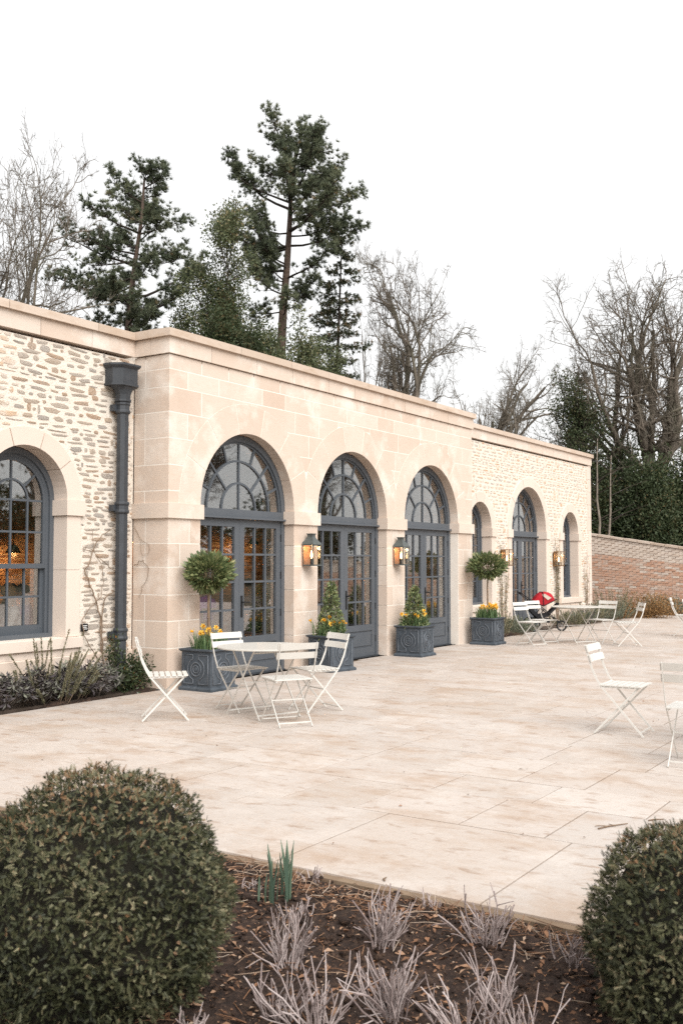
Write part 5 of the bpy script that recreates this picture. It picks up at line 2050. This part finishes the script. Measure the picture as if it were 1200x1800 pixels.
def wall_climber(x0, x1, z1, label, seed, y=WY - .03, n=7, leafn=260, material='rosemary', name='wall_climber'):
    r = np.random.default_rng(seed)
    xm = (x0 + x1) / 2
    t = thing(name, label, 'climber', (xm, y, 0))
    LP = []
    for k in range(n):
        x = r.uniform(-.08, .08)
        z = .02
        pts = [(x, 0, z)]
        tx = r.uniform(x0, x1) - xm
        top = z1 * r.uniform(.6, 1)
        m = 10
        for s in range(1, m + 1):
            u = s / m
            pts.append((x + (tx - x) * u ** .7 + r.normal(0, .03), -r.uniform(0, .02), top * u))
        G().tube(pts, np.linspace(.008, .003, m + 1), 4).obj('stem', M['climber'], t)
        P = np.array(pts)
        q = r.uniform(3, m - .01, leafn // n); i = q.astype(int)
        LP.append(P[i] + (P[i + 1] - P[i]) * (q - i)[:, None] + r.normal(0, .02, (len(q), 3)) * np.array([1.6, .3, 1.6]))
    P = np.concatenate(LP); P[:, 1] = np.minimum(P[:, 1], -.004)
    v, f = leaves(P, r.normal(size=P.shape), .045, .022, .2, r=r)
    link('leaves', mk('leaves', v, f, np.repeat(r.uniform(.2, 1, len(P)), 2)), M[material], t)


wall_climber(11.1, 11.85, 2.15, 'pale twiggy climber round the lantern left of the far door', 301)
wall_climber(14.25, 15.15, 2.2, 'pale leafy climber framing the lantern right of the far door', 302, leafn=420)
wall_climber(16.7, 17.3, 1.9, 'thin bare climber at the far end of the rubble wall', 303, leafn=60)

# ---- far beds ----------------------------------------------------------
FB = [('grey_shrub', 9.55, .22, .30, .40, 'low grey lavender right behind the far planter'), ('rosemary', 10.25, .30, .32, .62, 'straw green feathery shrub beside the far planter'),
      ('grey_shrub', 10.95, .22, .34, .42, 'grey lavender in front of the far left lantern'), ('grey_shrub', 11.6, .25, .28, .42, 'grey green lavender left of the far door'),
      ('rosemary', 14.55, .26, .34, .45, 'green lavender right of the far door behind the pushchair'), ('grey_shrub', 15.3, .22, .36, .42, 'grey lavender below the far small window'),
      ('rosemary', 16.1, .24, .38, .55, 'tall feathery green shrub beside the far small window'), ('grey_shrub', 16.9, .2, .4, .5, 'silver grey lavender near the end of the building'),
      ('grey_shrub', 17.7, .15, .5, .62, 'large silver lavender at the corner of the building'), ('rosemary', 18.7, .5, .6, .95, 'bushy green rosemary past the corner of the building')]
for i, (k, x, y, w, h, lab) in enumerate(FB):
    sprigs('lavender' if k == 'grey_shrub' else 'rosemary', x, y, lab, 'shrub', M[k], 320 + i, 46, h * .55, h, w, .7, .05, .008, 40, group='shrubs in the bed along the far wing')
leafy('purple_sage', 15.75, .18, 0, 'dark purple sage in front of the far bed shrubs', 'shrub', M['sage'], 335, .3, .18, .14, 500, .07, .022)
b = ground(1128, 1086)
leafy('dry_shrub', b[0] + .3, b[1], 0, 'rust brown mound of dry foliage below the brick wall', 'shrub', M['rust_shrub'], 336, .7, .42, .3, 4200, .07, .026, ry=1.1, cr=.2)
b = ground(1082, 1087)
leafy('dry_shrub', b[0] + .2, b[1], 0, 'small rust brown leaves beside the silver lavender corner', 'shrub', M['rust_shrub'], 337, .3, .16, .1, 700, .06, .02, cr=.25)
for i, (px, dx, h, lab) in enumerate(((1105, 1.6, .62, 'grey green shrub behind the rust brown mound, left'), (1140, 1.7, .66, 'grey green shrub behind the rust brown mound, right'),
                                      (1172, 1.0, .6, 'green shrub at the foot of the brick wall near the right edge'), (1196, .8, .55, 'green shrub at the brick wall cut by the right edge'))):
    b = ground(px, 1084)
    sprigs('lavender', b[0] + dx, b[1], lab, 'shrub', M['grey_shrub'], 340 + i, 40, h * .5, h, .45, .7, .055, .009, 40, group='shrubs below the brick wall')


# ================================================================ TREES
def bare_tree(seed, H, r0, fork=.38, limbs=6, spread=.75, lean=(0, 0), kids=(5, 5, 5, 4), up=.10, gnarl=.16, trunk_wob=.05, tmin=.0055):
    r = np.random.default_rng(seed)
    lv = {k: ([], []) for k in range(6)}

    def rec(p, d, L, rad, l):
        k = (7, 6, 6, 5, 4, 4)[l]
        pts = [p]; rr = [rad]
        end = rad * (.62 if l == 0 else .42)
        for s in range(1, k):
            u = s / (k - 1)
            d = nrm(d + r.normal(0, (trunk_wob if l == 0 else gnarl * (1 + .2 * l)), 3) + np.array([0, 0, up if 0 < l < 4 else .02]))
            pts.append(pts[-1] + d * L / (k - 1))
            rr.append(max(rad + (end - rad) * u, (.05, .035, .022, .014, .009, .0065)[l]))
        lv[l][0].append(pts); lv[l][1].append(rr)
        if l >= len(kids) + 1: return
        n = limbs if l == 0 else kids[l - 1] + (1 if r.uniform() < .4 else 0)
        for c in range(n):
            t = (r.uniform(.6, 1) if l == 0 else r.uniform(.2, 1)) if c else 1.0
            q = t * (k - 1); i = min(int(q), k - 2); w = q - i
            pp = pts[i] * (1 - w) + pts[i + 1] * w
            rp = rr[i] * (1 - w) + rr[i + 1] * w
            dd = nrm(pts[i + 1] - pts[i])
            o = nrm(np.cross(dd, r.normal(size=3)))
            ang = r.uniform(.25, spread) * (1.15 if l else 1) if c else r.uniform(0, .25)
            nd = nrm(dd * math.cos(ang) + o * math.sin(ang))
            LL = (H * (1 - fork) * r.uniform(.62, .95)) if l == 0 else L * r.uniform(.34, .62) * (1.15 - .35 * t)
            rec(pp, nd, LL, rp * (r.uniform(.5, .8) if l == 0 else r.uniform(.38, .62)), l + 1)

    rec(np.array([0, 0, -.2]), nrm(np.array([lean[0], lean[1], 1.0])), H * fork, r0, 0)
    parts = []
    for l, (P, R_) in lv.items():
        if P:
            v, f = tubes(np.array(P), np.array(R_), (9, 7, 5, 4, 3, 3)[l])
            parts.append((v, f, 0.0))
    nt = 2
    tv = join(parts[:nt]); cvv = join(parts[nt:])
    ends = np.array([p[-1] for p in (lv[4][0] or lv[3][0])])
    return tv, cvv, ends, lv


def put_tree(name, tv, cvv, pos, label, mt, group, rz=0.0, scale=1.0, cat='tree', crown_mat=None):
    t = thing(name, label, cat, tuple(pos), rz, group=group)
    t.scale = (scale,) * 3
    link('trunk', tv, mt, t); link('crown', cvv, crown_mat or mt, t)
    return t


WOOD = 'trees behind the building'


def slim(v, wid, *more):
    """scale the spread so that 95 percent of the crown lies within wid metres of its axis"""
    c = v[:, :2].mean(0)
    k = wid / np.percentile(np.linalg.norm(v[:, :2] - c, axis=1), 95)
    for a in (v,) + more:
        a[:, :2] *= k
    return k


def bare_at(seed, px, depth, ytop, r0, label, group=WOOD, wid=2.5, **kw):
    H = height(ytop, depth)
    tv, cvv, ends, lv = bare_tree(seed, H, r0, **kw)
    top = np.percentile(cvv[0][:, 2], 99.3)
    s = H / top
    slim(cvv[0], wid / s, tv[0])
    a = mk('trunk', tv[0] * s, tv[1], smooth=True); b = mk('crown', cvv[0] * s, cvv[1])
    return put_tree('bare_tree', a, b, spot(px, depth), label, M['bark_bare'], group), a, b


R3 = RGT
bare_at(401, 4, 30, 222, .34, 'bare grey tree with dense twigs at the left picture edge', wid=3.2, fork=.46, limbs=8, spread=1.1, gnarl=.16, kids=(7, 6, 5, 4), up=.05)
_, MA, MB_ = bare_at(402, 686, 44, 434, .36, 'bare pale branched tree in the middle behind the roofline', wid=2.6, fork=.52, limbs=7, spread=1.0, gnarl=.17, kids=(7, 6, 5, 4), up=.06)
bare_at(403, 650, 47, 520, .28, 'slender bare tree beside the slim conifer', wid=1.6, fork=.58, limbs=4, spread=.9, gnarl=.16, kids=(5, 5, 4, 3))
bare_at(404, 868, 72, 608, .44, 'small distant rounded bare tree above the roofline', wid=4.0, fork=.62, limbs=13, spread=1.3, gnarl=.14, kids=(6, 6, 4, 3), up=.06)
bare_at(405, 962, 60, 650, .30, 'leaning bare tree left of the dark evergreens', wid=2.4, lean=(-R3[0] * .12, -R3[1] * .12), fork=.58, limbs=4, spread=.9, gnarl=.19, kids=(5, 5, 4, 3))
bare_at(416, 1135, 42, 480, .50, 'big spreading bare tree above the brick wall at the right', wid=4.6, fork=.44, limbs=10, spread=1.25, gnarl=.14, kids=(7, 6, 5, 4), up=.05)
bare_at(407, 1240, 46, 520, .42, 'bare tree cut by the right picture edge', wid=3.8, fork=.46, limbs=7, spread=1.1, gnarl=.16, kids=(6, 5, 5, 4), up=.05)


def pine(seed, px, depth, ytop, ybase, prof, lean, r0, label, dens=1.0, tuft=.20, m=15, nw=.024):
    """umbrella-ish pine: prof = [(height fraction, branch length)]"""
    r = np.random.default_rng(seed)
    H = height(ytop, depth)
    t = thing('pine_tree', label, 'tree', tuple(spot(px, depth)), group=WOOD)
    n = 12
    z = np.linspace(-.2, H * .98, n)
    u = np.clip(z / H, 0, 1)
    tr = np.stack([lean * RGT[0] * u ** 1.3 + np.cumsum(r.normal(0, .03, n)), lean * RGT[1] * u ** 1.3 + np.cumsum(r.normal(0, .03, n)), z], 1)
    g = G().tube(tr, r0 * (1 - .88 * np.clip(u, 0, 1)), 9)
    g.obj('trunk', M['bark_pine'], t, smooth=True)
    hs, ls = [p[0] for p in prof], [p[1] for p in prof]
    BP, BR, SP, SR, TP, TD = [], [], [], [], [], []
    h = hs[0]
    while h < .985:
        for k in range(r.integers(3, 6)):
            hz = (h + r.uniform(-.012, .012)) * H
            p = np.array([np.interp(hz, z, tr[:, j]) for j in range(3)])
            L = np.interp(h, hs, ls) * r.uniform(.55, 1.12)
            if L < .2: L = .2
            a = r.uniform(0, 2 * PI)
            d = nrm(np.array([math.cos(a), math.sin(a), r.uniform(-.12, .30) + .45 * max(0, (h - .8) / .2)]))
            pts = [p]
            for s in range(5):
                d = nrm(d + r.normal(0, .12, 3) + np.array([0, 0, .07 * s - .04]))
                pts.append(pts[-1] + d * L / 5)
            BP.append(pts); b0 = .012 + .016 * L; BR.append(np.linspace(b0, .008, 6))
            pts = np.array(pts)
            ns = max(3, int(L * 8.5 * dens))
            for s in range(ns):
                q = (r.uniform(.28, 1) if s else .98) * 5; i = min(int(q), 4)
                sp = pts[i] + (pts[i + 1] - pts[i]) * (q - i)
                sd = nrm((pts[i + 1] - pts[i]) / (L / 5) * .7 + r.normal(0, .6, 3) + np.array([0, 0, .45]))
                sl = r.uniform(.25, .6) * min(1, L)
                e = sp + sd * sl
                md = (sp + e) / 2 + r.normal(0, .03, 3)
                SP.append([sp, md, e]); SR.append([.010, .008, .005])
                for w in range(r.integers(3, 7)):
                    v_ = r.uniform(.45, 1.05)
                    TP.append(sp + (e - sp) * v_ + r.normal(0, .06, 3)); TD.append(sd + np.array([0, 0, .5]) + r.normal(0, .35, 3))
        h += .55 / H * r.uniform(.7, 1.2)
    # dead snags under the crown
    for k in range(7):
        hz = hs[0] * H * r.uniform(.6, 1); p = np.array([np.interp(hz, z, tr[:, j]) for j in range(3)]); a = r.uniform(0, 2 * PI)
        d = np.array([math.cos(a), math.sin(a), r.uniform(-.2, .3)]); L = r.uniform(.5, 1.8)
        BP.append([p + d * L * s / 5 + r.normal(0, .04, 3) * s for s in range(6)]); BR.append(np.linspace(.025, .006, 6))
    v1, f1 = tubes(np.array(BP), np.array(BR), 5); v2, f2 = tubes(np.array(SP), np.array(SR), 3)
    V, F, T = join([(v1, f1, 0), (v2, f2, 0)])
    tag(link('branches', mk('branches', V, F), M['bark_dark'], t), kind='stuff')
    TP, TD = np.array(TP), np.array(TD)
    v, f = needles(TP, TD, m, tuft, nw, .75, r=r)
    tone = np.clip(r.normal(.42, .2, len(TP)) + .15 * np.sin(TP[:, 2] * 2 + TP[:, 0] * 1.5), 0, 1)
    link('crown', mk('crown', v, f, np.repeat(tone, m)), M['pine'], t)
    return t


pine(501, 190, 33, 288, 580, [(.60, 1.6), (.66, 2.6), (.72, 2.7), (.80, 2.3), (.88, 1.8), (.94, 1.2), (1, .4)], 1.05, .26, 'left pine with leaning bare trunk and layered flat branches', 1.5, .17, 22)
pine(506, 472, 35, 218, 590, [(.62, 1.2), (.69, 2.0), (.75, 3.1), (.81, 3.2), (.87, 2.7), (.93, 1.9), (1, .6)], .95, .32, 'tallest pine with tall ruddy trunk in the centre of the trees', 1.7, .17, 22)


def slim_conifer(seed, px, depth, ytop, lean, label, r0=.16, w=2.6):
    r = np.random.default_rng(seed)
    H = height(ytop, depth)
    t = thing('conifer', label, 'tree', tuple(spot(px, depth)), group=WOOD)
    n = 10
    z = np.linspace(-.2, H, n); u = np.clip(z / H, 0, 1)
    tr = np.stack([lean * RGT[0] * u, lean * RGT[1] * u, z], 1)
    G().tube(tr, r0 * (1 - .95 * u), 8).obj('trunk', M['bark_dark'], t, smooth=True)
    BP, BR, TP, TD = [], [], [], []
    h = .22
    while h < .985:
        for k in range(r.integers(3, 6)):
            hz = h * H; p = np.array([np.interp(hz, z, tr[:, j]) for j in range(3)])
            L = w * (1 - h) ** .75 * r.uniform(.45, 1.1) + .15
            a = r.uniform(0, 2 * PI)
            d = nrm(np.array([math.cos(a), math.sin(a), -.12 + .5 * max(0, h - .75)]))
            pts = [p]
            for s in range(5):
                d = nrm(d + r.normal(0, .07, 3) + np.array([0, 0, .055 * s - .05])); pts.append(pts[-1] + d * L / 5)
            BP.append(pts); BR.append(np.linspace(.008 + .011 * L, .005, 6))
            pts = np.array(pts)
            for s in range(int(L * 30) + 5):
                q = r.uniform(.2, 1) * 5; i = min(int(q), 4)
                c = pts[i] + (pts[i + 1] - pts[i]) * (q - i)
                side = nrm(np.cross(pts[-1] - pts[0], (0, 0, 1))) * r.normal(0, .16) * min(L, 1.4)
                TP.append(c + side + np.array([0, 0, r.normal(-.05, .06)])); TD.append(nrm(pts[-1] - pts[0]) * .5 + side * 2 + np.array([0, 0, -.25]))
        h += .42 / H * r.uniform(.6, 1.4)
    v, f = tubes(np.array(BP), np.array(BR), 4)
    tag(link('branches', mk('branches', v, f), M['bark_dark'], t), kind='stuff')
    v, f = needles(np.array(TP), np.array(TD), 11, .17, .034, .7, r=r)
    link('crown', mk('crown', v, f, np.repeat(np.clip(r.normal(.5, .25, len(TP)), 0, 1), 11)), M['spruce'], t)


slim_conifer(511, 577, 38, 372, .55, 'slim dark conifer with drooping branches right of the tallest pine')
slim_conifer(512, 1018, 44, 635, .2, 'thin dark conifer beside the far corner of the building', .14, 1.6)


def evergreen_oak(seed, px, depth, ytop, label, r0=.2, nl=9, leafs=70, material='oak_leaf', L=.10, rad=.30, group=WOOD, name='evergreen_tree', wid=1.3, **kw):
    r = np.random.default_rng(seed)
    H = height(ytop, depth)
    tv, cvv, ends, lv = bare_tree(seed, H, r0, kids=(5, 4, 3), limbs=nl, **kw)
    s = H / cvv[0][:, 2].max()
    kx = slim(cvv[0], wid / s, tv[0])
    t = thing(name, label, 'tree', tuple(spot(px, depth)), group=group)
    link('trunk', mk('trunk', tv[0] * s, tv[1], smooth=True), M['bark_dark'], t)
    tag(link('branches', mk('branches', cvv[0] * s, cvv[1]), M['bark_dark'], t), kind='stuff')
    E_ = np.array([p[-1] for p in lv[4][0]] + [p[2] for p in lv[4][0]] + [p[-1] for p in lv[3][0]]) * s * np.array([kx, kx, 1])
    n = len(E_)
    i = np.repeat(np.arange(n), leafs)
    off = r.normal(size=(len(i), 3)) * rad * .55
    P = E_[i] + off
    v, f = leaves(P, nrm(off) + r.normal(size=off.shape) * .6, r.uniform(.7, 1.2, len(i)) * L, r.uniform(.8, 1.2, len(i)) * L * .5, .2, r=r)
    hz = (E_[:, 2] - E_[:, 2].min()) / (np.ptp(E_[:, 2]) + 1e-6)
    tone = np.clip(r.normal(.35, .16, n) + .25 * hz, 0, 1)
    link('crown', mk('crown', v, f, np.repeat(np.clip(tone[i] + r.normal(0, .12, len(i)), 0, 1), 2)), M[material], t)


evergreen_oak(521, 362, 31.5, 354, 'rounded olive green evergreen between the two pines', wid=1.55, leafs=24, rad=.26, fork=.62, spread=1.05, gnarl=.14)
evergreen_oak(522, 395, 30.5, 480, 'dark lower evergreen in front of the tallest pine trunk', wid=1.1, leafs=26, rad=.26, fork=.6, spread=1.1, r0=.15, material='dark_leaf')
evergreen_oak(523, 478, 32, 545, 'olive bushy tree just above the roofline under the tallest pine', wid=1.2, leafs=22, rad=.26, fork=.6, spread=1.1, r0=.13)
evergreen_oak(524, 545, 34, 588, 'low green bush above the roofline left of the slim conifer', wid=1.3, leafs=22, rad=.26, fork=.6, spread=1.1, r0=.12)
evergreen_oak(525, 1012, 40, 650, 'loose dark holly tree beyond the far corner of the building', wid=1.5, leafs=7, rad=.36, fork=.6, spread=1.2, r0=.12, nl=7, material='dark_leaf')

# dense evergreens behind the brick wall
EV = [(1050, 40, 800, 'dark holly behind the wall next to the building corner'), (1092, 41, 775, 'tall dark laurel behind the left part of the brick wall'),
      (1135, 39, 790, 'dark dense laurel behind the middle of the brick wall'), (1178, 40, 795, 'dark dense laurel behind the wall towards the right edge'),
      (1222, 40, 785, 'dark laurel behind the wall cut by the right edge')]
for i, (px, dp_, yt, lab) in enumerate(EV):
    h = height(yt, dp_)
    p = spot(px, dp_)
    leafy('laurel', p[0], p[1], 0, lab, 'tree', M['dark_leaf'], 540 + i, 1.3, h * .5, h * .5, 16000, .15, .065, group='dense evergreens behind the brick wall', stems=14, clumps=130, cr=.13)
for i, (px, dp_, yt, lab) in enumerate(((1051, 37, 770, 'thin pale trunk next to the building corner'), (1066, 37, 800, 'pale leaning trunk in front of the dark laurels'))):
    h = height(yt, dp_)
    t = thing('birch_tree', lab, 'tree', tuple(spot(px - 4 * i, dp_)), group='pale trunks beyond the building corner')
    r = np.random.default_rng(560 + i)
    pts = np.array([(RGT[0] * .3 * i * u + r.normal(0, .03), RGT[1] * .3 * i * u + r.normal(0, .03), h * u) for u in np.linspace(0, 1, 9)])
    G().tube(pts, np.linspace(.075, .012, 9), 7).obj('trunk', M['bark_pale'], t, smooth=True)
    g = G()
    for k in range(14):
        q = r.uniform(.45, 1); b = np.array([np.interp(q, np.linspace(0, 1, 9), pts[:, j]) for j in range(3)]); a = r.uniform(0, 2 * PI); L_ = r.uniform(.5, 1.4)
        d = np.array([math.cos(a), math.sin(a), .5])
        g.tube([b, b + d * L_ * .5 + r.normal(0, .05, 3), b + d * L_ + np.array([0, 0, -.1])], [.02, .012, .005], 4)
    g.obj('crown', M['bark_dark'], t)

# the garden's other side, seen as reflections in the glazing
REFL = ('first door', 'second door', 'third door', 'far wing', 'left window', 'far small window', 'glass at the left edge', 'upper panes of the far door')
for i, (x, y, s, rz) in enumerate(((14, -44, 1.0, .4), (26, -48, .9, 2.1), (37, -43, 1.05, 4.0), (56, -48, 1.0, 5.2), (3, -46, .95, 3.0), (74, -48, 1.1, 1.0), (20, -42, .8, 5.0), (46, -44, 1.0, 2.9))):
    o = put_tree('bare_tree', MA, MB_, (x, y, 0), 'bare tree across the lawn mirrored in the ' + REFL[i], None, 'trees across the lawn', rz)
    o.scale = (s * 1.6, s * 1.6, s)
NUM = ['first', 'second', 'third', 'fourth', 'fifth', 'sixth', 'seventh', 'eighth', 'ninth']
for i in range(9):
    x = -8 + i * 10.5
    leafy('laurel', x, -50 + 3 * math.sin(i * 2), 0, NUM[i] + ' dark evergreen of the hedge across the lawn, mirrored in the glass', 'tree', M['dark_leaf'], 580 + i, 5.5, 3.8 + .9 * math.sin(i * 3), 3.4, 5600, .5, .3, group='evergreens across the lawn', clumps=60, cr=.16)
